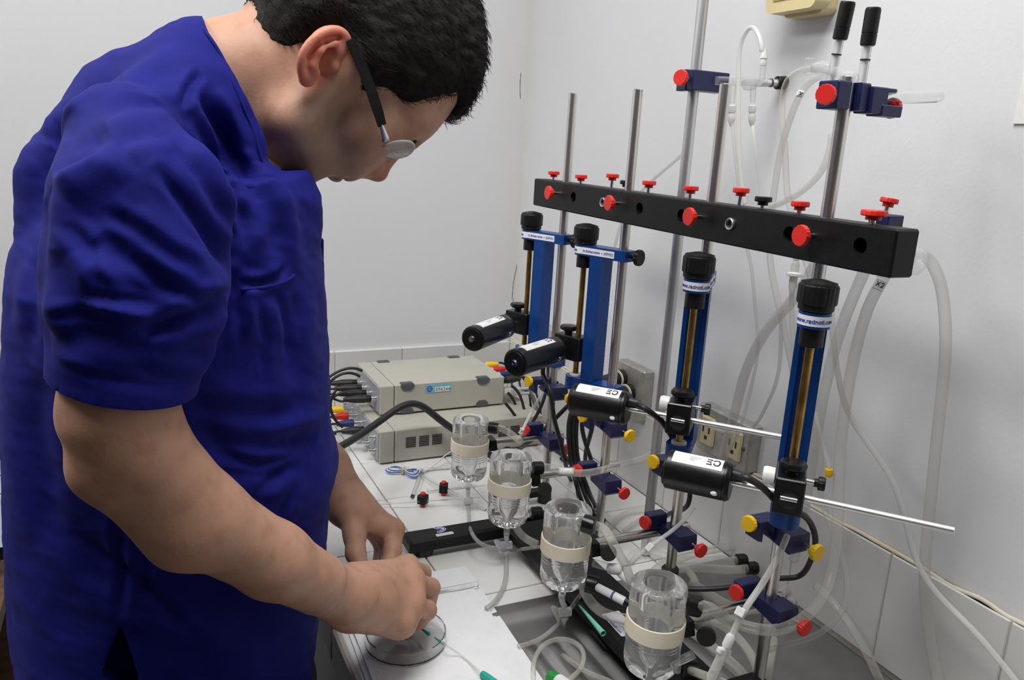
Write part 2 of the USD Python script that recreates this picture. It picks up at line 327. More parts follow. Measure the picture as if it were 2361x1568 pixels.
for j in range(len(yg) - 1):
    c, d = yg[j] + 0.0015, yg[j + 1] - 0.0015
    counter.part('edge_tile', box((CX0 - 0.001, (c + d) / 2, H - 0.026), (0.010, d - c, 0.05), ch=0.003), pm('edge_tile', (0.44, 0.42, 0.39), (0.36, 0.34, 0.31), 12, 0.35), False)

# ------------------------------------------------------------------ the steel drainboard let into the counter
def drain_height(x, y):
    rim = np.clip(np.minimum.reduce([(x - SX0) / 0.012, (SY1 - y) / 0.012, (W - 0.008 - x) / 0.006]), 0, 1)
    inside = np.clip(np.minimum.reduce([(x - SX0 - 0.02), (SY1 - 0.024 - y)]) / 0.014, 0, 1); inside = inside * inside * (3 - 2 * inside)
    z = 0.003 * rim - 0.006 * inside
    band = np.clip((x - 0.372) / 0.012, 0, 1) * np.clip((0.60 - x) / 0.012, 0, 1) * np.clip((0.722 - y) / 0.02, 0, 1)
    ph = np.mod((x - 0.372) / 0.0265, 1.0); ridge = np.clip(1.35 * np.sin(np.pi * ph) - 0.25, 0, 1)
    return H + z + band * 0.0048 * ridge
gx, gy = np.linspace(SX0, W - 0.008, 190), np.linspace(-0.45, SY1, 150)
GX, GY = np.meshgrid(gx, gy, indexing='ij'); top = np.stack([GX, GY, drain_height(GX, GY)], -1).reshape(-1, 3)
n1, n2 = GX.shape; i, j = np.meshgrid(np.arange(n1 - 1), np.arange(n2 - 1), indexing='ij')
q = np.stack([i * n2 + j, (i + 1) * n2 + j, (i + 1) * n2 + j + 1, i * n2 + j + 1], -1).reshape(-1, 4)
bot = top.copy(); bot[:, 2] -= 0.0015
single('drainboard', join((top, q), (bot, q[:, ::-1])), M_sink, 'grey steel drainboard with long ridges sunk into the near end of the counter', 'drainboard', 60)
counter.part('slab', slab((SX0 + 0.001, Y0 + 0.05, H - 0.05), (W - 0.006, SY1 - 0.001, H - 0.0095)), M_grout, False)

# ------------------------------------------------------------------ ceiling lamps (outside the picture)
M_tubelight = usdkit.material(stage, '/World/Looks/lamp_glow', {'g': ('geometry', {}), 'n': ('noise_texture', {'scale': 4.0}), 'r': ('rgb_ramp', {'ramp': [(0, (1, 1, 0.97)), (1, (1, 0.99, 0.96))]}), 'e': ('emission', {'strength': 3.0})}, [('g.position', 'n.vector'), ('n.fac', 'r.fac'), ('r.color', 'e.color')], surface='e.emission')
for k, (p, s, w) in enumerate(LAMPS):
    t = Thing('ceiling_lamp', ['square fluorescent ceiling fitting above the end of the counter', 'wide fluorescent ceiling fitting behind the person', 'wide fluorescent ceiling fitting at the camera side of the room'][k], 'lamp', (p[0], p[1], ZC))
    t.part('housing', join(box((p[0], p[1], ZC - 0.02), (s[0] + 0.06, s[1] + 0.08, 0.04), ch=0.004)), M_white, False)
    for dx in (-0.07, 0.07):
        t.part('fluorescent_tube', cyl((p[0] + dx, p[1] - s[1] / 2, ZC - 0.058), (p[0] + dx, p[1] + s[1] / 2, ZC - 0.058), 0.013, 12), M_tubelight, True)
    
# ------------------------------------------------------------------ fittings on the right wall
XW = W + 0.004
def plate(name, label, y0, y1, z0, z1, mat):
    t = Thing(name, label, 'outlet', (XW, (y0 + y1) / 2, z0))
    t.part('cover_plate', box((XW - 0.010, (y0 + y1) / 2, (z0 + z1) / 2), (0.022, y1 - y0, z1 - z0), ch=0.0025), mat, False); return t
M_plate = pm('worn_plate', (0.36, 0.355, 0.34), (0.50, 0.48, 0.43), 55, 0.4, 0.5)
M_ivory = pm('ivory_plastic', (0.66, 0.57, 0.36), (0.58, 0.49, 0.30), 50, 0.45)
t = plate('wall_outlet', 'grey metal wall outlet with two cream sockets, right of the third post', 0.779, 0.891, 1.036, 1.105, M_plate)
for yy in (0.864, 0.806):
    s = t.part('socket', box((XW - 0.022, yy, 1.0695), (0.006, 0.030, 0.044), ch=0.004), M_ivory)
    for dz in (-0.006, 0.006): t.part('slot', box((XW - 0.0252, yy + (0.007 if dz > 0 else -0.006), 1.072), (0.001, 0.0025, 0.009)), M_ink, False)
    t.part('slot', box((XW - 0.0252, yy, 1.060), (0.001, 0.005, 0.005)), M_ink, False)
t.part('mounting_screw', lathe([(0.003, 0), (0.003, 0.0015), (0, 0.002)], (XW - 0.021, 0.789, 1.070), -X_, 10), pm('rust', (0.10, 0.045, 0.03), (0.2, 0.15, 0.12), 200, 0.7, 0.4))
t = plate('wall_outlet', 'grey metal wall outlet with black power plugs, behind the second post', 1.035, 1.118, 1.022, 1.110, M_plate)
for n_, (yy, zz) in enumerate(((1.095, 1.083), (1.068, 1.066))):
    p0 = V3(XW - 0.02, yy, zz)
    pl = Thing('power_plug', ['black power plug with a cream ring, farther one in the outlet behind the second post', 'black power plug with a cream ring, nearer one in the outlet behind the second post'][n_], 'plug', p0)
    d = unit(V3(-1, -0.15, -0.06))
    b = pl.part('plug_body', join(lathe([(0.013, 0), (0.0145, 0.002), (0.0145, 0.012), (0.012, 0.014)], p0, d, 24), lathe([(0.0115, 0.012), (0.0125, 0.02), (0.011, 0.040), (0.006, 0.046), (0.005, 0.055)], p0, d, 24)), M_rubber)
    pl.part('ring', ringlathe([(0.0125, 0.0125), (0.0155, 0.0125), (0.0155, 0.0148), (0.0125, 0.0148)], p0, d, 24), M_band, under=b)
    pl.part('cord', tube([p0 + d * 0.053, p0 + d * 0.075 + V3(0, -0.01, -0.012), p0 + V3(-0.085, -0.05 + 0.06 * n_, -0.05), p0 + V3(-0.075, -0.02, -0.12), V3(0.70, 1.12 + 0.05 * n_, 0.906), V3(0.69, 1.19 + 0.05 * n_, 0.906)], 0.0038, 8), M_rubber, True)
t = plate('wall_outlet', 'small grey wall outlet near the corner of the room', 1.330, 1.419, 1.036, 1.105, pm('grey_plate', (0.40, 0.39, 0.36), (0.36, 0.35, 0.33), 40, 0.45))
t.part('socket', box((XW - 0.022, 1.372, 1.070), (0.006, 0.044, 0.030), ch=0.004), M_ivory)
t = Thing('doorbell_box', 'cream plastic box with rounded corners high on the right wall', 'wall box', (XW, 0.787, 1.635))
M_cream = pm('cream_plastic', (0.70, 0.60, 0.33), (0.66, 0.56, 0.30), 25, 0.45)
def rrect(w, h, r): return shapely.box(-w / 2 + r, -h / 2 + r, w / 2 - r, h / 2 - r).buffer(r, 8)
t.part('back_plate', extrude(rrect(0.064, 0.12, 0.008), (XW, 0.786, 1.688), -Y_, Z_, 0.022), M_cream, 30)
t.part('cover', extrude(rrect(0.082, 0.125, 0.010), (XW - 0.020, 0.788, 1.694), -Y_, Z_, 0.022), M_cream, 30)
t.part('badge', extrude(rrect(0.058, 0.018, 0.003), (XW - 0.0418, 0.788, 1.654), -Y_, Z_, 0.0012), pm('badge_gold', (0.55, 0.42, 0.16), (0.45, 0.33, 0.12), 90, 0.4, 0.4), 30)
t.part('lettering', join(*[box((XW - 0.0432, 0.800 - 0.0055 * k, 1.652), (0.0004, 0.004, 0.0022)) for k in range(4)]), M_inkblue, False)
single('wall_card', box((XW - 0.0012, 0.468, 1.535), (0.0016, 0.088, 0.062), ch=0.0004), M_white, 'blank white card on the right wall at the right edge of the view', 'card', False)

# ================================================================== the rod stand with its cross bar
RX, RY, RTOP = 0.582, (1.0462, 0.8801, 0.7139, 0.5488), 1.5341
RR = 0.0063
SC = 0.95          # small fittings are drawn for 14 mm rods; the rods are half an inch
stand = Thing('rod_stand', 'black metal stand base on the counter carrying four upright steel rods', 'stand', (RX, 0.84, H))
BZ0, BZ1 = H + 0.012, 0.929
stand.part('base_bar', box((0.500, 0.727, (BZ0 + BZ1) / 2), (0.076, 0.484, BZ1 - BZ0), ch=0.004), M_black, 30)
for k, yy in enumerate((0.953, 0.680)):
    xl = 0.322 if k == 0 else 0.474
    stand.part('foot', hull([(x, y_, z) for x, dy, z in [(xl, 0.013, BZ1), (xl - 0.004, 0.017, BZ1 - 0.006), (xl - 0.004, 0.017, BZ0), (0.610, 0.017, BZ0), (0.610, 0.013, BZ1), (0.610, 0.017, BZ1 - 0.004), (xl, 0.017, BZ1 - 0.003)] for y_ in (yy - dy, yy + dy)]), M_black, 30)
    for xx in (xl + 0.022, 0.595):
        stand.part('rubber_pad', lathe([(0.013, 0), (0.014, 0.004), (0.014, 0.012)], (xx, yy, H), Z_, 20), M_rubber)
for k, yy in enumerate(RY):
    stand.part('rod', lathe([(RR, 0.006), (RR, RTOP - 0.0008 - H), (RR - 0.0008, RTOP - H)], (RX, yy, H), Z_, 32), M_steel, 40)
    stand.part('rubber_tip', lathe([(0.011, -0.004), (0.0115, 0.0), (0.0105, 0.016), (RR + 0.001, 0.018)], (RX, yy, H), Z_, 24), M_rubber)
    stand.part('tie', box((0.555, yy, BZ0 + 0.006), (0.050, 0.016, 0.010), ch=0.001), M_black, 30)
stand.part('collar', lathe([(RR + 0.0003, 0), (RR + 0.004, 0), (RR + 0.0045, 0.010), (RR + 0.002, 0.013), (RR, 0.013)], (RX, RY[2], 0.950), Z_, 28), M_rubber, label='black rubber collar low on the rod')
# stickers on the base
sx = Thing('sticker', 'white heart shaped sticker with a blue emblem on the far foot of the black stand', 'sticker', az(1017, 1226, BZ1))
c0, c1, c2, c3 = az(990, 1228, BZ1), az(1035, 1219, BZ1), az(1040, 1233, BZ1), az(995, 1240, BZ1)
sx0 = az(1014, 1222, BZ1) + Z_ * 0.0002; dx = unit(az(1040, 1219, BZ1) - az(995, 1227, BZ1)); dy = np.cross(Z_, dx)
th = np.linspace(0, 2 * math.pi, 48, endpoint=False)
heart = np.stack([-(13 * np.cos(th) - 5 * np.cos(2 * th) - 2 * np.cos(3 * th) - np.cos(4 * th)), 16 * np.sin(th)], 1) / 16
hp = Polygon(heart * 0.0088)
sx.part('heart', extrude(hp, sx0 + dy * 0.001, dx, dy, 0.0003), M_label, False)
sx.part('emblem', extrude(hp.buffer(-0.0012).difference(hp.buffer(-0.0024)), sx0 + dy * 0.001 + Z_ * 0.0003, dx, dy, 0.0002), M_inkblue, False)
for k in range(4): sx.part('emblem_line', extrude(shapely.box(-0.0045 + 0.0008 * k, -0.0032 + 0.0019 * k, 0.0035, -0.0020 + 0.0019 * k), sx0 + Z_ * 0.0003, dx, dy, 0.0002), M_inkblue, False)
sx.part('strip', extrude(shapely.box(-0.010, -0.0165, 0.0135, -0.0115).buffer(0.001), sx0, dx, dy, 0.0003), M_label, False)
sx.part('strip_lettering', letters('SMALL ANIMAL', 0.0021, sx0 + dx * -0.009 - dy * 0.0152 + Z_ * 0.0003, dx, dy, 0.0002) if False else extrude(shapely.box(-0.009, -0.0150, 0.012, -0.0136), sx0 + Z_ * 0.0003, dx, dy, 0.0002), pm('grey_ink', (0.5, 0.5, 0.55)), False)
p = az(1440, 1442, BZ1); q_ = az(1385, 1398, BZ1)
st = Thing('sticker', 'white printed sticker on the near foot of the black stand', 'sticker', p)
d1 = unit(az(1425, 1458, BZ1) - az(1388, 1418, BZ1)); d2 = np.cross(Z_, d1)
o = az(1392, 1424, BZ1) + Z_ * 0.0002
st.part('label', extrude(rrect(0.046, 0.024, 0.002), o + d1 * 0.017 + d2 * 0.012, d1, d2, 0.0003), M_label, False)
st.part('lettering', letters('www.radnoti.com', 0.0032, o + d1 * -0.003 + d2 * 0.0015 + Z_ * 0.0003, d1, d2, 0.0002, True), M_inkblue, False)

def knob(t, p, axis, mat, r=0.0084, h=0.0052, stem=0.013, name='knob', label=None, stem_mat=None):
    """A thumb screw: knurled head, collar, steel stem; p = where the stem enters, axis = outward."""
    w = unit(axis)
    mod = lambda a: 1 + 0.018 * np.sign(np.cos(a * 16))
    k = t.part(name, join(lathe([(r * 0.93, 0), (r, 0.0008), (r, h - 0.0012), (r * 0.94, h)], np.asarray(p) + w * stem, w, 64, mod=mod), lathe([(r * 0.62, -0.0035), (r * 0.62, 0.0004)], np.asarray(p) + w * stem, w, 24)), mat, 30, label)
    if stem > 0.004: t.part('stem', cyl(p, np.asarray(p) + w * (stem - 0.002), 0.0025, 12), stem_mat or M_chrome, under=k)
    return k

bar = Thing('cross_bar', 'long black square bar clamped across the four upright rods with red thumb screws', 'clamp bar', (RX, 0.80, 1.368))
BXF, BXB, BY0, BY1, BB, BT = 0.5677, 0.5953, 0.4595, 1.1241, 1.3684, 1.4092
body = box((RX - 0.0005, (BY0 + BY1) / 2, (BB + BT) / 2), (BXB - BXF, BY1 - BY0, BT - BB), ch=0.0018)
holes = [1.0785, 0.9988, 0.8326, 0.7481, 0.5791, 0.4946]
HZ = 1.3907
body = cut(body, *[cyl((BXF - 0.01, yy, HZ), (BXB - 0.008, yy, HZ), 0.0072, 24) for yy in holes])
bar.part('bar', body, M_black, 30)
for yy in (0.9162, 0.6627):
    bar.part('ferrule', ringlathe([(0.0046, 0.0), (0.0064, 0.0), (0.0064, 0.0022), (0.0058, 0.003), (0.0046, 0.0026)], (BXF, yy, HZ), -X_, 28), M_alu, label='bright metal ring set in the front of the bar')
for k, yy in enumerate((1.088, 1.0054, 0.9228, 0.8374, 0.7538, 0.6693, 0.5839, 0.4975)):
    knob(bar, (RX, yy, BT - 0.002), Z_, M_red, r=0.0085 if k < 7 else 0.0108, h=0.0050, stem=(0.010, 0.0095, 0.0155, 0.012, 0.0115, 0.0155, 0.009, 0.009)[k])
for yy in (0.8924, 0.638): knob(bar, (RX + 0.003, yy, BT - 0.002), Z_, M_blackk, r=0.0085, h=0.005, stem=0.009, label='black thumb screw among the red ones')
for yy in RY: knob(bar, (BXF + 0.002, yy, HZ + 0.002), -X_, M_red, r=0.0098, h=0.005, stem=0.014)

alu_rod = single('support_rod', lathe([(0.0068, 0), (0.0068, 0.90)], ax(1494, 1210, 0.640) * [1, 1, 0] + [0, 0, H + 0.002], Z_, 28), M_alu, 'dull grey aluminium rod standing behind the stand and rising out of view', 'rod')
AR = ax(1494, 1210, 0.640)

# ------------------------------------------------------------------ boss head clamps
def boss(P, mat_knob, label, group, right=True, left=True):
    """Two jaws, one on each side of the upright rod, each with a thumb screw."""
    P = np.asarray(P, float); t = Thing('boss_clamp', label, 'clamp', P, group)
    core = cut(hull([P + V3(*q) for q in [(-0.013, 0.013, 0.009), (0.013, 0.013, 0.009), (-0.013, -0.026, 0.009), (0.013, -0.026, 0.009), (-0.013, 0.013, -0.004), (0.013, 0.013, -0.004), (-0.013, -0.028, -0.008), (0.013, -0.028, -0.008), (-0.010, -0.024, -0.012), (0.010, -0.024, -0.012)]]),
               cyl(P - Z_ * 0.03, P + Z_ * 0.03, RR + 0.0003, 24), box(P + V3(0.012, 0, 0.012), (0.024, 0.0085, 0.010)))
    t.part('body', core, M_blue, 20)
    jaw = box(P + V3(-0.017, 0.018, 0.013), (0.026, 0.014, 0.018), ch=0.0012)
    if mat_knob is M_yellow:
        jl = Polygon([(-0.013, 0.010), (0.013, 0.010), (0.013, -0.009), (0.008, -0.013), (0.004, -0.008), (0.007, -0.004), (0.007, 0.002), (-0.007, 0.002), (-0.007, -0.012), (-0.013, -0.010)])
        jaw = extrude(jl, P + V3(-0.022, 0.012, 0.008), X_, Z_, 0.018)
    t.part('jaw', jaw, M_blue, 20)
    knob(t, P + V3(-0.029 if mat_knob is M_red else -0.034, 0.014 if mat_knob is M_red else 0.004, 0.014), V3(-1, -0.25, 0.05), mat_knob, r=0.0082, h=0.005, stem=0.005)
    knob(t, P + V3(0.007, -0.027, -0.003), V3(0.10, -1, -0.05), mat_knob, r=0.0086, h=0.005, stem=0.012)
    return t
ORD = ('farthest', 'second', 'third', 'nearest')
NTH = ('first', 'second', 'third', 'fourth')
for i, yy in enumerate(RY):
    boss((RX, yy, 1.0916), M_yellow, 'navy blue clamp with yellow thumb screws on the %s upright rod' % (ORD[i] if i in (0, 3) else ORD[i] + ' farthest' if i == 1 else 'second nearest'), None)
    boss((RX, yy, 1.0081), M_red, 'navy blue clamp with red thumb screws low on the %s upright rod' % (ORD[i] if i in (0, 3) else ORD[i] + ' farthest' if i == 1 else 'second nearest'), None)

# ------------------------------------------------------------------ screw driven positioners with force transducers
ARM, ZT, ZB = 0.0627, 1.3252, 1.1429
WHICH = ('farthest', 'second farthest', 'second nearest', 'nearest')
def shell_label(c, axis, r, a0, a1, s0, s1, up, th=0.0003, n=14):
    """A label bent round a cylinder: angles a0..a1 from up, from s0 to s1 along the axis."""
    w = unit(axis); u = unit(np.asarray(up, float) - w * (np.asarray(up) @ w)); v = np.cross(w, u)
    A = np.linspace(a0, a1, n); P = []
    for s in (s0, s1):
        for rr in (r, r + th): P.append(np.asarray(c) + w * s + rr * (np.cos(A)[:, None] * u + np.sin(A)[:, None] * v))
    V = np.vstack(P); F = []
    for k in range(n - 1):
        F += [(n + k, n + k + 1, 3 * n + k + 1, 3 * n + k), (0 + k, 2 * n + k, 2 * n + k + 1, k + 1), (k, k + 1, n + k + 1, n + k), (2 * n + k, 3 * n + k, 3 * n + k + 1, 2 * n + k + 1)]
    return V, np.array(F)
def bent_letters(text, height, c, axis, r, a_mid, s_mid, up, sense=1, bold=True, spread=0.0, along=False):
    """Lettering that follows a cylinder; along=True: it reads along the axis."""
    m = meshkit.text_mesh(text, height, 0.0002, bold); v = np.array(m.vertices)
    cx = (v[:, 0].min() + v[:, 0].max()) / 2; cyy = (v[:, 1].min() + v[:, 1].max()) / 2
    w = unit(axis); u = unit(np.asarray(up, float) - w * (np.asarray(up) @ w)); vv = np.cross(w, u)
    x, y, z = (v[:, 0] - cx), (v[:, 1] - cyy), v[:, 2]
    if along: s = s_mid + x * sense; a = a_mid + y * sense / r
    else: a = a_mid + sense * x / r; s = s_mid + y * sense
    R = (r + z)[:, None]
    return np.asarray(c) + w * s[:, None] + R * (np.cos(a)[:, None] * u + np.sin(a)[:, None] * vv), np.asarray(m.faces)
TRANS = []
for i, yy in enumerate(RY):
    th = math.radians(113.0 if i < 2 else 225.0)
    U = V3(math.cos(th), math.sin(th), 0); Vd = np.cross(Z_, U)
    O = V3(RX, yy, 0); L = lambda u, v, z: O + U * u + Vd * v + Z_ * z
    AX = np.array([U, Vd, Z_])
    t = Thing('micro_positioner', 'blue screw driven positioner with a black top knob on the %s upright rod' % WHICH[i], 'positioner', L(ARM, 0, ZB))
    sgn = 1 if i < 2 else 1
    # top and bottom plates with a rounded outer end
    outline = shapely.union_all([shapely.box(-0.0114, -0.0124, ARM, 0.0124), shapely.Point(ARM, 0).buffer(0.0138, 16)])
    t.part('top_plate', cut(extrude(outline, L(0, 0, ZT - 0.007), U, Vd, 0.014), cyl(L(0, 0, 1.2), L(0, 0, 1.5), RR + 0.0002, 24)), M_blue2, 25)
    t.part('bottom_plate', cut(extrude(outline, L(0, 0, ZB - 0.014), U, Vd, 0.018), cyl(L(0, 0, 1.0), L(0, 0, 1.3), RR + 0.0002, 24)), M_blue2, 25)
    # the band of print around the top plate
    band = outline.buffer(0.0004).difference(outline).difference(shapely.box(-1, -1, 0.006, 1))
    t.part('label_band', extrude(band, L(0, 0, ZT - 0.0045), U, Vd, 0.009), M_label, False, label='white printed band around the blue top plate')
    for side in (-1, 1):
        s_ = letters('159906  \u2022  www.radnoti.com', 0.0034, (0, 0, 0), X_, Z_, 0.0001, True)
        wv = s_[0][:, 0].max()
        if side < 0: t.part('lettering', (L(0.066, -0.0128, ZT - 0.0017) * 0 + L(0.061, -0.0129, ZT - 0.0016) + s_[0][:, 0:1] * -U * (0.053 / wv) + s_[0][:, 2:3] * Z_ + s_[0][:, 1:2] * Vd, s_[1]), M_inkblue, False)
        else: t.part('lettering', (L(0.0076, 0.0129, ZT - 0.0016) + s_[0][:, 0:1] * U * (0.053 / wv) + s_[0][:, 2:3] * Z_ - s_[0][:, 1:2] * Vd, s_[1]), M_inkblue, False)
    t.part('lettering', bent_letters('www.radnoti.com', 0.0034, L(ARM, 0, ZT), Z_, 0.0143, 0.0, 0.0, U), M_inkblue, False)
    # channel and screw
    chan = Polygon(SC * np.array([(0.026, -0.0135), (0.047, -0.0135), (0.047, -0.0085), (0.043, -0.0070), (0.043, 0.0070), (0.047, 0.0085), (0.047, 0.0135), (0.026, 0.0135)]))
    t.part('channel', extrude(chan, L(0, 0, ZB + 0.004), U, Vd, ZT - ZB - 0.011), M_blue2, 20)
    zz = np.arange(ZB, ZT - 0.01, 0.0011)
    prof = [(0.0038 if k % 2 else 0.0042, z) for k, z in enumerate(zz)]
    t.part('screw', lathe(prof, L(ARM, 0, 0), Z_, 18), M_brass, 50)
    t.part('bushing', lathe([(0.0085, 0), (0.0085, 0.0025), (0.0075, 0.003)], L(ARM, 0, ZB + 0.004), Z_, 24), M_white)
    t.part('collar', lathe([(0.0105, 0), (0.0105, 0.016), (0.009, 0.017)], L(ARM, 0, ZT - 0.024), Z_, 24), M_blackk)
    mod = lambda a: 1 + 0.012 * np.sign(np.cos(a * 24))
    kb = t.part('top_knob', join(lathe([(0.0142, 0), (0.0152, 0.001), (0.0152, 0.006)], L(ARM, 0, ZT + 0.008), Z_, 48, mod=mod), lathe([(0.0163, 0.006), (0.0169, 0.007), (0.0169, 0.0213), (0.0159, 0.0228)], L(ARM, 0, ZT + 0.008), Z_, 96, mod=mod), lathe([(0.0158, 0.0223), (0.0152, 0.0247), (0.006, 0.027), (0.0, 0.0275)], L(ARM, 0, ZT + 0.008), Z_, 36)), M_blackk, 35)
    t.part('neck', cyl(L(ARM, 0, ZT + 0.006), L(ARM, 0, ZT + 0.0085), 0.011, 24), M_blackk)
    # clamp screw behind the rod
    knob(t, L(-0.012, 0, ZT), -U, M_blackk, r=0.0105, h=0.006, stem=0.009, name='clamp_knob', stem_mat=M_blackk)
    # carriage
    zc = (1.1847, 1.1866, 1.1847, 1.1685)[i]; ur = 0.0826
    
    t.part('carriage', cut(box(L(0.0731, 0, zc), (0.0437, 0.0256, 0.0342), AX, ch=0.0012), cyl(L(ur, -0.05, zc - 0.002), L(ur, 0.05, zc - 0.002), 0.0040, 16)), M_blackg, 25)
    if True:
        ring_ = ringlathe([(0.0085, 0), (0.0105, 0), (0.0105, 0.001), (0.0085, 0.001)], L(0.0952, 0, zc - 0.003), U, 28)
        t.part('recess', lathe([(0.0095, -0.0002), (0.0095, 0.0006)], L(0.0952, 0, zc - 0.003), U, 28), M_ink)
        t.part('recess_ring', ring_, M_blackg)
        t.part('window_rod', cyl(L(0.0962, -0.0071, zc - 0.0005), L(0.0962, 0.0071, zc - 0.0005), 0.0022, 12), M_chrome, label='glimpse of the steel rod in the carriage window')
    k2 = t.part('carriage_knob', join(lathe([(0.0055, 0), (0.0055, 0.005)], L(0.080, 0, zc + 0.0171), Z_, 20), lathe([(0.009, 0.005), (0.0118, 0.007), (0.0122, 0.0095), (0.0112, 0.0120), (0.008, 0.0127), (0.0, 0.0132)], L(0.080, 0, zc + 0.0171), Z_, 32, mod=lambda a: 1 + 0.04 * np.cos(a * 7))), M_blackg, 40)
    if i >= 2:
        t.part('side_knob', lathe([(0.004, 0), (0.008, 0.0012), (0.0085, 0.009), (0.0072, 0.0115), (0, 0.012)], L(0.0684, -0.0128, zc + 0.0076), -Vd, 26), M_white, label='white plastic side knob')
        knob(t, L(0.0665, 0.0128, zc + 0.0076), Vd, M_blackk, r=0.0062, h=0.006, stem=0.011, name='side_screw')
    else:
        knob(t, L(0.0665, -0.0128, zc - 0.006), -Vd, M_blackk, r=0.0062, h=0.006, stem=0.006, name='side_screw')
    # ------------------------------------------------ the transducer: body, rod, label, cable
    zr = zc - 0.002
    Pc = L(ur, 0, zr)
    if i >= 2:
        Dv = unit((az(2200, 1215, zr) - az(1690, 1105, zr)) if i == 3 else (az(1805, 1000, zr) - az(1450, 935, zr)))
        pix = ((1538, 1078), (1688, 1106), (2202, 1216)) if i == 3 else ((1322, 916), (1450, 941), (1815, 1003))
    else:
        Dv = unit((az(1395, 768, zr) - az(1190, 835, zr)) if i == 1 else (az(1250, 716, zr) - az(1090, 778, zr)))
        pix = ((1187, 838), (1283, 802), (1397, 768)) if i == 1 else ((1088, 779), (1166, 750), (1258, 716))
    def along(px, py):     # nearest point of the rod's line to a line of sight
        r = unit(ray(px, py)); n_ = np.cross(Dv, r); return Pc + Dv * (np.cross(EYE - Pc, r) @ n_) / (n_ @ n_)
    A, B, E = (along(*pp) for pp in pix)
    if i == 2: E = A + Dv * 0.235
    elif i < 2: E = Pc + Dv * (0.071 if i == 0 else 0.081)
    Lb = np.linalg.norm(B - A)
    f = Thing('force_transducer', 'black cylindrical force transducer with a white label on the %s positioner' % WHICH[i], 'transducer', (A + B) / 2)
    RB = 0.0186
    bm = lathe([(RB - 0.004, 0), (RB - 0.001, 0.0008), (RB, 0.002), (RB, Lb * 0.90), (RB - 0.0006, Lb * 0.905), (RB - 0.0006, Lb * 0.915), (RB, Lb * 0.92), (RB, Lb - 0.003), (RB - 0.002, Lb)], A, Dv, 48, up=Z_)
    bd = f.part('body', bm, M_blackg, 40)
    f.part('end_cap', join(lathe([(RB - 0.0035, -0.0015), (RB - 0.003, -0.0008), (RB - 0.003, 0.0005)], A, Dv, 40)), M_black)
    f.part('end_screw', join(ringlathe([(0.0018, -0.004), (0.0040, -0.004), (0.0050, -0.0015), (0.0018, -0.0015)], A, Dv, 20), lathe([(0.0028, -0.0028), (0.0028, -0.0012)], A, Dv, 6)), M_chrome, label='small steel screw in the end of the body')
    f.part('rod', cyl(B - Dv * 0.002, E, 0.0032, 20, ch=0.0006), M_steelh if i < 2 else M_rodb, label='bright steel mounting rod')
    f.part('cable_gland', cyl(B - Dv * 0.001 + Z_ * 0.008, B + Dv * 0.012 + Z_ * 0.008, 0.0055, 16, r2=0.004), M_rubber)
    side = unit(np.cross(Dv, Z_)); vis = -0.62 if i >= 2 else -0.35
    if i >= 2: upv = Z_ + side * (-0.15 if (EYE - A) @ side < 0 else 0.15)
    toc = unit((EYE - A) - Dv * ((EYE - A) @ Dv)); ucam = unit(Z_ + toc * (0.45 if i >= 2 else 0.15))
    lb = f.part('label', shell_label(A, Dv, RB, -0.42, 0.42, Lb * (0.12 if i < 2 else 0.10), Lb * (0.80 if i < 2 else 0.86), ucam), M_label, False)
    f.part('lettering', bent_letters('CE', 0.0075, A, Dv, RB + 0.0003, 0.0, Lb * 0.72, ucam, sense=-1, along=True), M_ink, False)
    f.part('lettering', join(*[bent_letters(s, 0.0016, A, Dv, RB + 0.0003, da, Lb * 0.44, ucam, sense=-1, along=True, bold=False) for s, da in (('Model No.', -0.10), ('50g range', 0.06))]) if False else join(*[shell_label(A, Dv, RB + 0.0003, da, da + 0.035, Lb * 0.36, Lb * (0.52 - 0.04 * kk), ucam, n=4, th=0.0001) for kk, da in enumerate((-0.12, 0.0, 0.1))]), pm('grey_print', (0.35, 0.35, 0.37)), False)
    tri = shapely.Polygon([(-0.002, -0.0016), (0.002, -0.0016), (0, 0.002)])
    f.part('screw', join(lathe([(0.0032, -0.0005), (0.0032, 0.0006), (0.0025, 0.0009)], A + Dv * Lb * 0.80 + unit(toc - 0.75 * Z_) * RB, unit(toc - 0.75 * Z_), 16)), M_chrome)
    TRANS.append((f, A, B, Dv, Lb, toc))

# ================================================================== organ baths, their holders and stopcocks
def at(px, py, kind, val): return {'x': ax, 'y': ay, 'z': az}[kind](px, py, val)
def line(name, label, pts, r, mat, cat='tubing', group=None, n=9, parts=None):
    """A flexible line through points given by line of sight and the plane they lie in."""
    return single(name, tube([at(*p) if isinstance(p[2], str) else V3(*p) for p in pts], r, n), mat, label, cat, True, group)
BATH = []
RBATH = 0.0278
bath_px = [((1086, 965), (1084, 1022)), ((1178, 1050), (1176, 1112)), ((1309, 1170), (1307, 1248)), ((1519, 1343), (1513, 1432))]
wb = (92, 104, 122, 146)
caps_up = [((1138, 987), (0.75, -0.62, 0.0)), ((1240, 1079), (0.98, -0.15, -0.05)), ((1358, 1210), (0.66, -0.72, -0.08)), ((1600, 1396), (0.85, -0.50, -0.12))]
caps_lo = [None, ((1237, 1183), (0.98, -0.10, -0.05)), ((1364, 1348), (0.80, -0.55, -0.12)), ((1590, 1545), (0.85, -0.45, -0.12))]
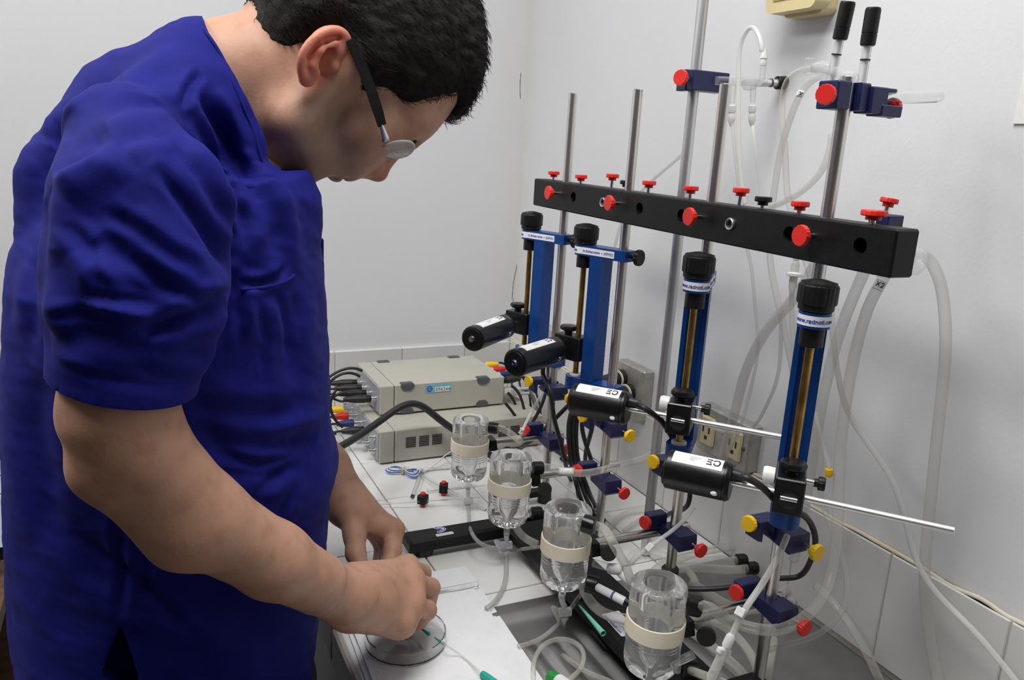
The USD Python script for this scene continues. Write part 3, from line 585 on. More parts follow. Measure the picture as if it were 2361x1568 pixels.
for i in range(4):
    yb = RY[i] + 0.014
    top, ringp = ay(*bath_px[i][0], yb), ay(*bath_px[i][1], yb)
    C = V3((top[0] + ringp[0]) / 2, yb, 0); zt = top[2]; zr = ringp[2]
    hb = 0.098; z0 = zt - hb
    t = Thing('organ_bath', 'clear glass organ bath with a cream rubber band, %s from the camera' % ('farthest', 'second farthest', 'second nearest', 'nearest, largest in view')[i], 'organ bath', (C[0], C[1], z0))
    zz = np.linspace(0.034, 0.046, 24)
    prof = [(0.0026, -0.018), (0.0042, -0.018), (0.0046, -0.009), (0.0050, -0.006), (0.0062, -0.003), (0.0150, -0.0005), (0.0215, 0.002), (0.0255, 0.006), (0.0273, 0.011), (0.0278, 0.016)]
    prof += [(RBATH + 0.00025 * math.sin((z - 0.02) * 1700), z) for z in zz]
    prof += [(RBATH, 0.050), (RBATH, 0.0935), (0.0272, 0.0962), (0.0260, 0.0976), (0.0245, hb), (0.0165, hb), (0.0150, hb - 0.0008), (0.0144, hb - 0.003), (0.0140, hb - 0.008), (0.0134, 0.062), (0.0142, 0.054), (0.0134, 0.046), (0.0120, 0.030), (0.0095, 0.018), (0.0050, 0.010), (0.0026, 0.006)]
    t.part('glass_body', ringlathe(prof, (C[0], C[1], z0), Z_, 56), M_glass, 50)
    t.part('rubber_band', ringlathe([(RBATH + 0.0001, -0.0085), (RBATH + 0.0016, -0.0085), (RBATH + 0.0017, 0.0078), (RBATH + 0.0012, 0.0085), (RBATH + 0.0001, 0.0085)], (C[0], C[1], zr - 0.002), unit(V3(0.02, -0.03, 1)), 56), M_band, 40, label='cream rubber band round the glass')
    t.part('tissue_hook', tube([(C[0], C[1], z0 + 0.02), (C[0] + 0.001, C[1], z0 + 0.05), (C[0] + 0.001, C[1], zt - 0.006)], 0.0009, 6), M_tglass, True)
    t.part('inner_bulb', lathe([(0.001, 0), (0.0035, 0.001), (0.0042, 0.004), (0.0035, 0.007), (0.001, 0.0085)], (C[0] + 0.003, C[1], zt - 0.026), Z_, 20), M_tglass, True)
    ends = []
    for kind, cp in (('up', caps_up[i]), ('lo', caps_lo[i])):
        if cp is None: continue
        d = unit(V3(*cp[1])); P = ay(*cp[0], yb + d[1] * 0.040)
        cr_ = 0.0090 if i < 2 else 0.0105
        base = P - d * 0.016; inb = V3(C[0], C[1], P[2]) + d * V3(1, 1, 0) * 0.022
        t.part('port', tube([inb, inb * 0.4 + base * 0.6, base + d * 0.006], 0.0058, 18, smooth=True), M_glass, True)
        t.part('screw_cap', lathe([(0.0066, -0.0075), (cr_ - 0.0004, -0.0068), (cr_, 0.0045), (cr_ - 0.0008, 0.0068), (0.0052, 0.0072)], P, d, 36, mod=lambda a: 1 + 0.008 * np.sign(np.cos(a * 22))), M_blackg, 35, label='black screw cap on a side port')
        ends.append((P + d * 0.006, d))
    if i == 3:
        p0 = ay(1545, 1532, yb - 0.02); t.part('side_arm', tube([p0, ay(1575, 1520, yb - 0.02), ay(1600, 1508, yb - 0.022)], 0.0045, 16), M_glass, True)
    BATH.append((C, zt, z0, ends, yb))
    # the holder: a steel rod from the boss clamp with a black screw clamp at its end
    zb_ = 1.0081 + 0.004
    zb_ = ay(*((1230, 1008), (1320, 1085), (1500, 1229), (1700, 1400))[i], RY[i] + 0.018)[2]
    h = Thing('bath_holder', 'steel holding rod with a black thumb screw behind the %s organ bath' % ORD[i].replace('farthest', 'farthest') if i in (0, 3) else 'steel holding rod with a black thumb screw behind the %s organ bath' % ('second farthest' if i == 1 else 'second nearest'), 'holder', (C[0] + 0.05, RY[i] + 0.018, zb_))
    x0 = C[0] + RBATH + 0.006
    h.part('rod', cyl((x0, RY[i] + 0.018, zb_), (RX + 0.035, RY[i] + 0.018, zb_), 0.0058, 20, ch=0.0008), M_steelh)
    kp = ((1170, 1042), (1256, 1126), (1403, 1272), (1629, 1464))[i]
    Kp = ay(*kp, yb - 0.016)
    h.part('clamp_block', hull([V3(*q) for q in [(x0 - 0.004, yb - 0.012, zb_ - 0.008), (x0 + 0.008, yb - 0.012, zb_ - 0.008), (x0 - 0.004, yb + 0.012, zb_ + 0.008), (x0 + 0.008, yb + 0.014, zb_ + 0.008), (x0 - 0.004, yb + 0.012, zb_ - 0.008), (x0 + 0.008, yb + 0.012, zb_ - 0.008), (x0 - 0.003, yb - 0.010, zb_ + 0.008), (x0 + 0.006, yb - 0.010, zb_ + 0.008)]]), M_blackk, 20)
    dK = unit(EYE * V3(1, 1, 0.35) + V3(0, 0, 0.65 * Kp[2]) - Kp)
    kk = h.part('thumb_screw', lathe([(0.0060, 0), (0.0092, 0.001), (0.0096, 0.003), (0.0096, 0.0065), (0.0088, 0.0078), (0, 0.008)], Kp, dK, 36, mod=lambda a: 1 + 0.02 * np.cos(a * 18)), M_rubber, 35)
    h.part('stem', cyl(Kp, Kp - dK * 0.016, 0.003, 12), M_steelh, under=kk)

# hoses on the bath ports
(e0, d0), = BATH[0][3][:1]
line('hose', 'short clear hose with a white sleeve, from the top port of the farthest bath', [tuple(e0 - d0 * 0.008), tuple(e0 + d0 * 0.01), (1188, 1008, 'y', RY[0] - 0.035), (1200, 1018, 'y', RY[0] - 0.05)], 0.0052, M_hose)
(e1, d1), (e1b, d1b) = BATH[1][3]
hz = Thing('hose', 'clear hose with a white sleeve sweeping right from the second farthest bath', 'tubing', e1)
pts = [e1 - d1 * 0.008, e1 + d1 * 0.012, ay(1310, 1089, RY[1] - 0.005), ay(1370, 1088, RY[1] - 0.01), ay(1430, 1072, RY[1] - 0.02), ay(1480, 1058, RY[1] - 0.02), ax(1520, 1035, 0.66), ax(1560, 1000, 0.70), ax(1590, 960, 0.72)]
hz.part('hose', tube(pts, 0.0050, 12), M_hose, True)
hz.part('sleeve', tube([ay(1288, 1087, RY[1]), ay(1300, 1088, RY[1] - 0.003), ay(1320, 1089, RY[1] - 0.006)], 0.0058, 14), M_white, True)
(e2, d2), (e2b, d2b) = BATH[2][3]
line('hose', 'clear hose curving down from the top port of the second nearest bath', [tuple(e2 - d2 * 0.008), tuple(e2 + d2 * 0.012), (1412, 1250, 'y', RY[2] - 0.05), (1440, 1300, 'y', RY[2] - 0.055), (1456, 1345, 'y', RY[2] - 0.05), (1475, 1385, 'y', RY[2] - 0.02), (1500, 1420, 'y', RY[2] + 0.01)], 0.0052, M_hose, n=12)
cn = Thing('connector', 'clear connector with a white sleeve and a purple band joining the two nearest baths', 'connector', e2b)
q0, q1, q2 = e2b - d2b * 0.004, ay(1412, 1372, RY[2] - 0.045), ay(1442, 1388, RY[2] - 0.06)
cn.part('glass_tube', tube([q0, (q0 + q1) / 2, q1], 0.0047, 14, smooth=False), M_frost, True)
cn.part('sleeve', tube([q1, (q1 + q2) / 2, q2], 0.0050, 14, smooth=False), M_white, True)
cn.part('band', tube([q1 * 0.98 + q2 * 0.02, q1 * 0.85 + q2 * 0.15], 0.0053, 14, smooth=False), pm('purple_band', (0.07, 0.07, 0.28), (0.09, 0.08, 0.3)), True)
cn.part('screw_cap', lathe([(0.006, 0), (0.0078, 0.001), (0.0080, 0.010), (0.006, 0.012)], q2, unit(q2 - q1), 28), M_blackg)
(e3, d3), (e3b, d3b) = BATH[3][3]
line('hose', 'thick clear hose looping from the nearest bath up along the right wall', [tuple(e3 - d3 * 0.008), tuple(e3 + d3 * 0.012), (1680, 1430, 'x', 0.530), (1745, 1450, 'x', 0.550), (1810, 1448, 'x', 0.575), (1870, 1410, 'x', 0.600), (1910, 1345, 'x', 0.630), (1927, 1260, 'x', 0.650), (1933, 1150, 'x', 0.665), (1937, 1050, 'x', 0.675), (1946, 960, 'x', 0.68), (1962, 860, 'x', 0.68), (1984, 765, 'x', 0.675), (2008, 695, 'x', 0.665), (2035, 645, 'x', 0.655), (2055, 600, 'x', 0.650)], 0.0058, M_hose, n=14)
line('hose', 'clear connector tube leaving the lowest port of the nearest bath', [tuple(e3b - d3b * 0.006), (1625, 1558, 'y', RY[3] - 0.04), (1660, 1572, 'y', RY[3] - 0.055), (1700, 1590, 'y', RY[3] - 0.06)], 0.0042, M_hose)

# stopcocks and drain lines under the baths
SC_L = ('farthest', 'second farthest', 'second nearest', 'nearest')
for i, (b, ht, sp) in enumerate(((1155, 1155, 1185), (1257, 1262, 1290), (1411, 1413, 1448))):
    C, zt, z0, ends, yb = BATH[i]
    px0 = (1080, 1169, 1302)[i]
    P = ay(px0, b, yb); P[0] = (P[0] + C[0]) / 2 if i < 2 else P[0]
    t = Thing('stopcock', 'frosted plastic stopcock hanging below the %s organ bath' % SC_L[i], 'stopcock', P)
    nz = V3(C[0], C[1], z0 - 0.016)
    t.part('upper_tube', tube([nz, nz * 0.5 + P * 0.5, P + Z_ * 0.008], lambda s: 0.0038 - 0.0008 * s, 12), M_frost, True)
    t.part('barrel', lathe([(0.0045, -0.008), (0.0055, -0.007), (0.0055, 0.007), (0.0045, 0.008)], P, unit(V3(1, -0.3, 0.05)), 22), M_frost)
    kz0 = min(1.0, (max(P[2], H + 0.022) - H - 0.005) / 0.048); t.part('lower_tube', tube([P - Z_ * 0.002, P - Z_ * 0.012 * kz0, P - Z_ * 0.020 * kz0], lambda s: 0.0034 - 0.0010 * s, 12), M_frost, True)
    if i:
        hd = P + unit(V3(-1, 0.3, -0.05)) * 0.009
        t.part('handle', hull([hd + V3(*q) for q in [(-0.006, 0.002, 0.010), (-0.010, 0.0, 0.009), (0.004, -0.002, -0.010), (0.000, -0.004, -0.012), (0.001, 0.003, 0.006), (0.002, 0.001, 0.004), (-0.002, 0.002, -0.006), (-0.008, -0.003, 0.004)]]), M_white, 30, label='white lever of the stopcock')
    P[2] = max(P[2], H + 0.022); kz = min(1.0, (P[2] - H - 0.005) / 0.048)          # nothing reaches below the counter
    luer = P - Z_ * 0.022 * kz
    t.part('luer_fitting', lathe([(0.0026, 0.004 * kz), (0.0050, 0.003 * kz), (0.0052, -0.002 * kz), (0.0036, -0.004 * kz), (0.0036, -0.009 * kz), (0.0022, -0.020 * kz), (0.0016, -0.026 * kz)], luer, Z_, 20), M_fitting)
    end = luer - Z_ * 0.020 * kz
    if i == 0: pts = [tuple(end), (1082, 1205, 'z', H + 0.018), (1090, 1233, 'z', BZ1 + 0.004), (1110, 1254, 'z', BZ1 + 0.004), (1140, 1264, 'z', BZ1 + 0.003), (1164, 1266, 'z', H + 0.018)]
    if i == 1: pts = [tuple(end), (1167, 1325, 'z', H + 0.006), (1162, 1350, 'z', H + 0.0045), (1152, 1372, 'z', H + 0.0045), (1138, 1390, 'z', H + 0.007), (1122, 1402, 'z', H + 0.011)]
    if i == 2: pts = [tuple(end), (1300, 1500, 'y', yb - 0.005), (1310, 1520, 'z', H + 0.014), (1345, 1545, 'z', H + 0.008), (1390, 1565, 'z', H + 0.008), (1440, 1590, 'z', H + 0.008)]
    line('drain_line', 'thin clear drain line below the %s organ bath' % SC_L[i], pts, (0.0028, 0.0031, 0.0028)[i], M_drain if i < 2 else M_hose)
line('drain_line', 'thin clear line running right from the stopcock under the second farthest bath', [(1172, 1268, 'z', H + 0.014), (1196, 1268, 'z', H + 0.010), (1206, 1266, 'z', BZ1 + 0.003), (1240, 1262, 'z', BZ1 + 0.003), (1285, 1257, 'z', BZ1 + 0.003)], 0.0024, M_drain)
line('drain_line', 'thin clear line looped on the drainboard beside the paper towel', [(1230, 1600, 'z', H + 0.006), (1229, 1550, 'z', H + 0.006), (1236, 1512, 'z', H + 0.006), (1262, 1482, 'z', H + 0.006), (1300, 1474, 'z', H + 0.007), (1334, 1488, 'z', H + 0.007), (1346, 1515, 'z', H + 0.007), (1338, 1542, 'z', H + 0.006), (1315, 1565, 'z', H + 0.006), (1280, 1600, 'z', H + 0.006)], 0.0028, M_hose)
line('drain_line', 'thin clear line lying across the drainboard from the towel to the stand', [(1195, 1490, 'z', H + 0.006), (1222, 1483, 'z', H + 0.005), (1250, 1470, 'z', H + 0.006), (1275, 1450, 'z', H + 0.008), (1300, 1425, 'z', H + 0.010), (1325, 1390, 'z', H + 0.026), (1345, 1365, 'z', H + 0.032)], 0.0026, M_hose)
# ------------------------------------------------------------------ hoses and lines between the stand and the wall
def X(*pts): return [(a, b, 'x', c) for a, b, c in pts]
line('hose', 'thick clear hose hanging in a bend from behind the bar to the wall outlet', X((1885, 600, 0.66), (1862, 642, 0.665), (1825, 695, 0.67), (1780, 745, 0.675), (1742, 805, 0.68), (1715, 870, 0.69), (1697, 940, 0.70), (1678, 1010, 0.705), (1665, 1070, 0.71), (1660, 1150, 0.715)), 0.0062, M_hose, n=14)
line('hose', 'thick clear hose from under the bar passing behind the nearest positioner', X((2000, 610, 0.645), (1980, 655, 0.65), (1955, 715, 0.655), (1932, 780, 0.66), (1910, 860, 0.665), (1890, 960, 0.67), (1870, 1080, 0.68), (1850, 1200, 0.69), (1830, 1290, 0.70)), 0.0058, M_hose, n=14)
line('hose', 'thick clear hose bending over behind the end of the bar and down the wall', X((2085, 615, 0.66), (2108, 588, 0.672), (2135, 592, 0.69), (2160, 630, 0.70), (2176, 700, 0.71), (2180, 800, 0.715), (2172, 900, 0.72), (2156, 1050, 0.725), (2143, 1180, 0.728), (2133, 1290, 0.73), (2133, 1370, 0.735), (2143, 1460, 0.735), (2163, 1570, 0.735), (2180, 1640, 0.735)), 0.0056, M_hose, n=14)
line('hose', 'white narrow hose running down the wall to the lower right corner', X((1915, 700, 0.665), (1922, 790, 0.67), (1935, 880, 0.68), (1960, 960, 0.69), (2010, 1035, 0.70), (2055, 1105, 0.705), (2082, 1180, 0.71), (2100, 1250, 0.715), (2125, 1318, 0.72), (2175, 1385, 0.725), (2245, 1455, 0.728), (2330, 1556, 0.73), (2380, 1620, 0.73)), 0.0032, M_hose2)
line('drain_line', 'narrow clear line looping beside the thick hose right of the nearest rod', X((1880, 985, 0.655), (1893, 1060, 0.66), (1890, 1120, 0.66), (1905, 1185, 0.665), (1930, 1255, 0.665), (1950, 1320, 0.66), (1952, 1375, 0.655), (1930, 1425, 0.645), (1880, 1465, 0.63), (1820, 1485, 0.61), (1770, 1500, 0.595)), 0.0030, M_hose)
line('hose', 'clear hose lying along the foot of the wall behind the drainboard', X((1880, 1350, 0.735), (1930, 1400, 0.735), (1975, 1465, 0.735), (2010, 1530, 0.735), (2040, 1600, 0.735)), 0.0050, M_hose)
line('drain_line', 'thin clear line arching over the glass manifold at the top', [(1718, 470, 'x', 0.63), (1706, 380, 'x', 0.63), (1703, 260, 'x', 0.63), (1703, 160, 'x', 0.63), (1710, 95, 'x', 0.63), (1730, 64, 'x', 0.63), (1748, 78, 'x', 0.63), (1757, 118, 'x', 0.63)], 0.0026, M_hose2)
line('drain_line', 'thin clear line from the left outlet of the glass manifold', X((1690, 285, 0.64), (1692, 330, 0.64), (1700, 400, 0.645), (1712, 480, 0.65)), 0.0020, M_hose)
line('drain_line', 'thin bright line from the right outlet of the glass manifold to the bar', X((1736, 290, 0.64), (1742, 350, 0.64), (1752, 430, 0.645), (1760, 500, 0.645)), 0.0016, M_hose2)
line('drain_line', 'long clear line drooping beside the horizontal black handle', X((1872, 158, 0.64), (1845, 163, 0.635), (1820, 180, 0.63), (1806, 215, 0.63), (1803, 280, 0.63), (1810, 350, 0.635), (1813, 420, 0.64), (1826, 500, 0.645), (1860, 610, 0.66), (1880, 680, 0.66)), 0.0034, M_hose)
tg = Thing('tagged_line', 'clear line with a small white X tag below the horizontal black handle', 'tubing', ax(1845, 215, 0.645))
tg.part('line', tube([ax(a, b, c) for a, b, c in ((1905, 175, 0.65), (1880, 182, 0.648), (1852, 208, 0.645), (1825, 265, 0.645), (1802, 340, 0.65), (1788, 420, 0.655), (1778, 500, 0.66), (1775, 590, 0.665), (1790, 680, 0.67), (1815, 790, 0.675), (1836, 900, 0.68), (1850, 1000, 0.69))], 0.0036, 10), M_hose, True)
pt = ax(1845, 216, 0.640); tdir = unit(ax(1852, 208, 0.645) - ax(1825, 265, 0.645)); fdir = unit(EYE - pt); xd = unit(np.cross(fdir, -tdir)); 
tg.part('tag', box(pt, (0.0066, 0.0070, 0.0066), (xd, np.cross(fdir, xd), fdir), ch=0.001), M_label)
tg.part('lettering', letters('X', 0.0040, pt + fdir * 0.0034 - xd * 0.0013 - np.cross(fdir, xd) * 0.002, xd, np.cross(fdir, xd)), M_ink, False)
line('drain_line', 'clear line sweeping from the bar up to the nearest rod', X((1918, 310, 0.65), (1912, 350, 0.65), (1890, 400, 0.65), (1850, 440, 0.65), (1800, 468, 0.65), (1750, 482, 0.65), (1700, 490, 0.655)), 0.0036, M_hose)
line('drain_line', 'faint clear line slanting up behind the two middle rods', X((1576, 353, 0.70), (1540, 385, 0.70), (1500, 420, 0.70), (1450, 480, 0.70), (1425, 540, 0.70), (1405, 640, 0.71), (1395, 760, 0.72), (1385, 860, 0.73)), 0.0026, M_thin)
line('drain_line', 'thin clear line hanging below the bar left of the bent hose', X((1718, 560, 0.66), (1735, 640, 0.67), (1742, 720, 0.68), (1748, 800, 0.69), (1735, 880, 0.70), (1715, 960, 0.70), (1680, 1040, 0.71)), 0.0020, M_thin)
line('drain_line', 'thin clear line curving down behind the rods to the outlet', X((1800, 720, 0.66), (1800, 800, 0.67), (1790, 880, 0.68), (1765, 940, 0.69), (1735, 985, 0.70), (1690, 998, 0.70), (1640, 985, 0.70), (1610, 965, 0.70)), 0.0022, M_hose)
vl = Thing('check_valve', 'clear plastic valve with a flange on a line under the bar', 'valve', ax(1830, 640, 0.66))
vp = ax(1831, 634, 0.66)
vl.part('flange', lathe([(0.002, -0.003), (0.0085, -0.0015), (0.0085, 0.0012), (0.0045, 0.003)], vp, unit(V3(0.1, 0.1, 1)), 20), M_fitting)
vl.part('body', lathe([(0.0030, -0.020), (0.0045, -0.010), (0.0045, 0.012), (0.003, 0.016), (0.0038, 0.018), (0.0038, 0.026)], vp, Z_, 18), M_fitting)
vl.part('line', tube([vp - Z_ * 0.018] + [ax(a, b, 0.665) for a, b in ((1825, 720), (1830, 790), (1842, 880), (1860, 980))], 0.0028, 9), M_hose, True)
# slender lines with tags that reach down to the baths
def tagged(label, pts, tagpx, plane, text, r=0.0024, tagsize=(0.007, 0.010)):
    t = Thing('tagged_line', label, 'tubing', at(*tagpx, *plane))
    P = [at(*p) for p in pts]; t.part('line', tube(P, r, 9), M_hose2, True)
    c = at(*tagpx, *plane); dd = unit(P[1] - P[0]); fd = unit(EYE - c); yd = unit(dd - fd * (dd @ fd)); xd = np.cross(yd, fd)
    t.part('tag', box(c, (tagsize[0], tagsize[1], 0.006), (xd, yd, fd), ch=0.0008), M_white)
    if text: t.part('lettering', letters(text, 0.0045, c + fd * 0.0031 - xd * 0.003 - yd * 0.002, xd, yd), M_ink, False)
tagged('slender clear line with a tag reaching down to the farthest bath', [(1330, 745, 'y', RY[0] + 0.10), (1290, 830, 'y', RY[0] + 0.07), (1245, 915, 'y', RY[0] + 0.03), (1208, 985, 'y', RY[0]), (1198, 1012, 'y', RY[0] - 0.005)], (1202, 994), ('y', RY[0] - 0.004), 'X1')
tagged('slender clear line with a white tag leading to the second nearest bath', [(1600, 1170, 'y', RY[2] - 0.02), (1560, 1215, 'y', RY[2] - 0.03), (1520, 1245, 'y', RY[2] - 0.04), (1480, 1275, 'y', RY[2] - 0.04), (1455, 1300, 'y', RY[2] - 0.035)], (1497, 1262), ('y', RY[2] - 0.042), '')
tagged('slender clear line with a square white tag leading to the nearest bath', [(1815, 1235, 'y', RY[3] - 0.03), (1785, 1300, 'y', RY[3] - 0.04), (1745, 1365, 'y', RY[3] - 0.045), (1715, 1410, 'y', RY[3] - 0.05), (1690, 1460, 'y', RY[3] - 0.05), (1680, 1480, 'y', RY[3] - 0.05)], (1706, 1411), ('y', RY[3] - 0.051), '', 0.0032, (0.0085, 0.0085))
fc = Thing('luer_chain', 'chain of white plastic luer fittings beside the nearest bath', 'fitting', ay(1660, 1500, RY[3] - 0.05))
a_, b_ = ay(1688, 1462, RY[3] - 0.05), ay(1640, 1562, RY[3] - 0.05); dd = unit(b_ - a_); Lc = np.linalg.norm(b_ - a_)
fc.part('upper_fitting', lathe([(0.0030, 0), (0.0045, 0.003), (0.0046, 0.012), (0.0030, 0.015)], a_, dd, 18), M_fitting)
fc.part('wing', box(a_ + dd * 0.018, (0.016, 0.006, 0.006), frame(dd), ch=0.0012), M_fitting)
fc.part('lower_fitting', lathe([(0.0034, 0.014), (0.0042, 0.020), (0.0046, 0.026), (0.0048, Lc), (0.003, Lc + 0.004)], a_, dd, 18), M_hose2)
ft = Thing('three_way_tap', 'clear three way tap with a white fitting between the two nearest baths', 'stopcock', ay(1420, 1310, RY[2] - 0.01))
tp = ay(1418, 1312, RY[2] - 0.01)
ft.part('body', lathe([(0.005, -0.009), (0.0065, -0.007), (0.0065, 0.007), (0.005, 0.009)], tp, unit(V3(0.6, -0.7, 0.2)), 20), M_frost)
ft.part('inlet', cyl(ay(1368, 1298, RY[2]), tp, 0.0048, 16), M_tglass)
ft.part('outlet', lathe([(0.0038, 0.004), (0.0045, 0.012), (0.0045, 0.022), (0.003, 0.026)], tp, unit(ay(1438, 1330, RY[2] - 0.02) - tp + V3(0.0, 0, 0)), 18), M_fitting)
# ------------------------------------------------------------------ tubes lying behind the stand
for k, (pts, cap) in enumerate((([(1505, 1322), (1570, 1292), (1640, 1294), (1700, 1292)], (1712, 1290)), ([(1520, 1350), (1580, 1310), (1650, 1312), (1725, 1310)], (1738, 1310)))):
    t = Thing('capped_hose', 'thick clear hose ending in a black screw cap, lying behind the stand, %s of two' % ('upper', 'lower')[k], 'tubing', az(*cap, H + 0.02))
    P = [az(a, b, H + 0.022 - 0.006 * k) for a, b in pts]
    t.part('hose', tube(P, 0.0058, 12), M_hose, True)
    d = unit(P[-1] - P[-2]); t.part('screw_cap', lathe([(0.0060, -0.002), (0.0086, -0.001), (0.0090, 0.010), (0.0075, 0.013), (0, 0.0132)], P[-1], d, 28), M_blackg)
for k, (lab, pts, r, z) in enumerate((('clear straight tube leaning against the foot of the wall', [(1560, 1292), (1640, 1268), (1735, 1258)], 0.0056, 0.016), ('clear hose arching on the counter behind the second rod, outer one', [(1402, 1225), (1425, 1195), (1455, 1180), (1500, 1177), (1545, 1190)], 0.0042, 0.006), ('clear hose arching on the counter behind the second rod, inner one', [(1440, 1225), (1465, 1205), (1500, 1193), (1550, 1200)], 0.0038, 0.006),
        ('clear hose coiled around the foot of the aluminium rod', [(1450, 1290), (1465, 1275), (1495, 1270), (1530, 1280), (1560, 1295), (1590, 1320), (1605, 1350)], 0.0048, 0.012), ('clear hose lying on the drainboard under the nearest rod', [(1590, 1345), (1640, 1372), (1700, 1402), (1780, 1400), (1830, 1385)], 0.0056, 0.010), ('wide clear hose crossing the drainboard behind the nearest bath', [(1600, 1440), (1680, 1420), (1760, 1390), (1850, 1345), (1900, 1352)], 0.0064, 0.010),
        ('clear hose lying on the drainboard right of the nearest bath', [(1585, 1450), (1640, 1490), (1700, 1540), (1740, 1600)], 0.0054, 0.010), ('clear hose curving over the drainboard toward the nearest rod', [(1600, 1425), (1660, 1440), (1710, 1480), (1745, 1540), (1750, 1600)], 0.0052, 0.012), ('clear line on the drainboard in front of the nearest rod', [(1785, 1475), (1775, 1530), (1765, 1600)], 0.0050, 0.010), ('clear hose under the second nearest bath', [(1342, 1345), (1360, 1385), (1395, 1415), (1440, 1427), (1480, 1428)], 0.0062, 0.040), ('clear hose under the second farthest bath', [(1190, 1215), (1210, 1240), (1238, 1255)], 0.0055, 0.035))):
    line('hose', lab, [(a, b, 'z', H + z) for a, b in pts], r, M_hose, n=12)
# ------------------------------------------------------------------ black cables of the transducers
def cable(label, pts, r=0.0032): return line('cable', label, pts, r, M_rubber, 'cable', None, 8)
for i in range(4):
    f, A, B, Dv, Lb, toc = TRANS[i]
    g = tuple(B + Dv * 0.011 + Z_ * 0.008)
    if i == 0: cable('black cable of the farthest force transducer', [g, (1166, 728, 'y', RY[0] + 0.10), (1185, 718, 'y', RY[0] + 0.11), (1205, 722, 'y', RY[0] + 0.11), (1235, 760, 'y', RY[0] + 0.13), (1262, 830, 'y', RY[0] + 0.14), (1258, 905, 'y', RY[0] + 0.12), (1236, 960, 'y', RY[0] + 0.12), (1210, 1000, 'z', H + 0.004)])
    if i == 1: cable('black cable of the second farthest force transducer', [tuple(A + Dv * (Lb * 0.7) - Z_ * 0.016), tuple(A + Dv * (Lb * 0.72) - Z_ * 0.035), (1268, 900, 'y', RY[1] + 0.03), (1276, 955, 'y', RY[1] + 0.03), (1290, 1010, 'y', RY[1] + 0.04), (1302, 1060, 'y', RY[1] + 0.06), (1315, 1105, 'z', H + 0.004), (1335, 1145, 'z', H + 0.004)])
    if i == 2: cable('black cable of the second nearest force transducer', [g, (1490, 944, 'y', RY[2] - 0.05), (1520, 966, 'y', RY[2] - 0.04), (1545, 1000, 'y', RY[2] - 0.02), (1575, 1060, 'y', RY[2] + 0.03), (1590, 1120, 'y', RY[2] + 0.04), (1585, 1165, 'y', RY[2] + 0.05), (1550, 1182, 'y', RY[2] + 0.10), (1500, 1215, 'z', H + 0.005), (1400, 1240, 'z', H + 0.005)])
    if i == 3: cable('black cable of the nearest force transducer', [g, (1728, 1105, 'y', RY[3] - 0.06), (1765, 1130, 'y', RY[3] - 0.055), (1800, 1165, 'y', RY[3] - 0.05), (1840, 1182, 'y', RY[3] - 0.045), (1868, 1205, 'y', RY[3] - 0.03), (1880, 1245, 'y', RY[3] - 0.02), (1868, 1295, 'y', RY[3]), (1838, 1330, 'y', RY[3] + 0.02), (1790, 1334, 'y', RY[3] + 0.03), (1720, 1348, 'y', RY[3] + 0.06), (1640, 1358, 'y', RY[3] + 0.09), (1560, 1356, 'y', RY[3] + 0.11)], 0.0031)
for k, dx in enumerate((0, 9, 17)):
    cable('black cable running down behind the second rod, strand %s' % ('left of three', 'middle of three', 'right of three')[k], [(1392 + dx, 870, 'y', RY[1] + 0.10), (1350 + dx, 905, 'y', RY[1] + 0.07), (1318 + dx, 950, 'y', RY[1] + 0.06), (1311 + dx, 1010, 'y', RY[1] + 0.06), (1318 + dx, 1070, 'y', RY[1] + 0.06), (1330 + dx * 1.3, 1120, 'y', RY[1] + 0.04), (1345 + dx * 1.6, 1165, 'z', H + 0.004), (1358 + dx * 2, 1200, 'z', H + 0.004)], 0.0034)
cable('black cable slanting down behind the farthest rod', [(1345, 905, 'y', RY[0]), (1300, 945, 'y', RY[0] + 0.02), (1260, 985, 'y', RY[0] + 0.03), (1225, 1015, 'y', RY[0] + 0.05), (1195, 1040, 'z', H + 0.004)], 0.0036)

# ================================================================== the glassware clamped at the top
M_teflon = pm('teflon', (0.86, 0.86, 0.85), (0.82, 0.82, 0.81), 50, 0.4)
def valve(t, a, b, hr, hl):
    """A glass valve: stem from a to b with a ring, and a black grip of length hl."""
    a, b = np.asarray(a, float), np.asarray(b, float); d = unit(b - a); Ls = np.linalg.norm(b - a)
    t.part('valve_tube', cyl(a, b, hr * 0.62, 18), M_tglass)
    t.part('valve_stem', cyl(a + d * 0.004, b + d * 0.002, hr * 0.42, 16), M_teflon, label='white valve stem inside the glass')
    t.part('ring', ringlathe([(hr * 0.40, 0), (hr * 0.66, 0), (hr * 0.66, 0.0013), (hr * 0.40, 0.0013)], a + d * Ls * 0.66, d, 20), M_rubber)
    t.part('grip', lathe([(hr * 0.80, 0), (hr * 0.98, 0.0012), (hr, hl * 0.30), (hr * 0.93, hl * 0.31), (hr * 0.93, hl * 0.325), (hr * 1.0, hl * 0.335), (hr, hl - 0.002), (hr * 0.9, hl), (0, hl)], b, d, 40, mod=lambda q: 1 + 0.01 * np.sign(np.cos(q * 20))), M_blackk, 35, label='black ribbed grip')
yA = AR[1] - 0.004
cl = Thing('top_clamp', 'navy blue clamp with a red thumb screw on the aluminium rod', 'clamp', ay(1617, 188, yA))
cc = V3(AR[0], AR[1], 0); zA = ay(1610, 188, AR[1])[2]
bx = cut(box((AR[0] + 0.012, AR[1] - 0.004, zA), (0.056, 0.026, 0.0235), ch=0.0012), cyl((AR[0], AR[1], zA - 0.05), (AR[0], AR[1], zA + 0.05), 0.0069, 24))
cl.part('body', bx, M_blue, 20)
cl.part('jaw', box((AR[0] - 0.012, AR[1] + 0.004, zA + 0.000), (0.010, 0.020, 0.025), ch=0.001), M_blue, 20)
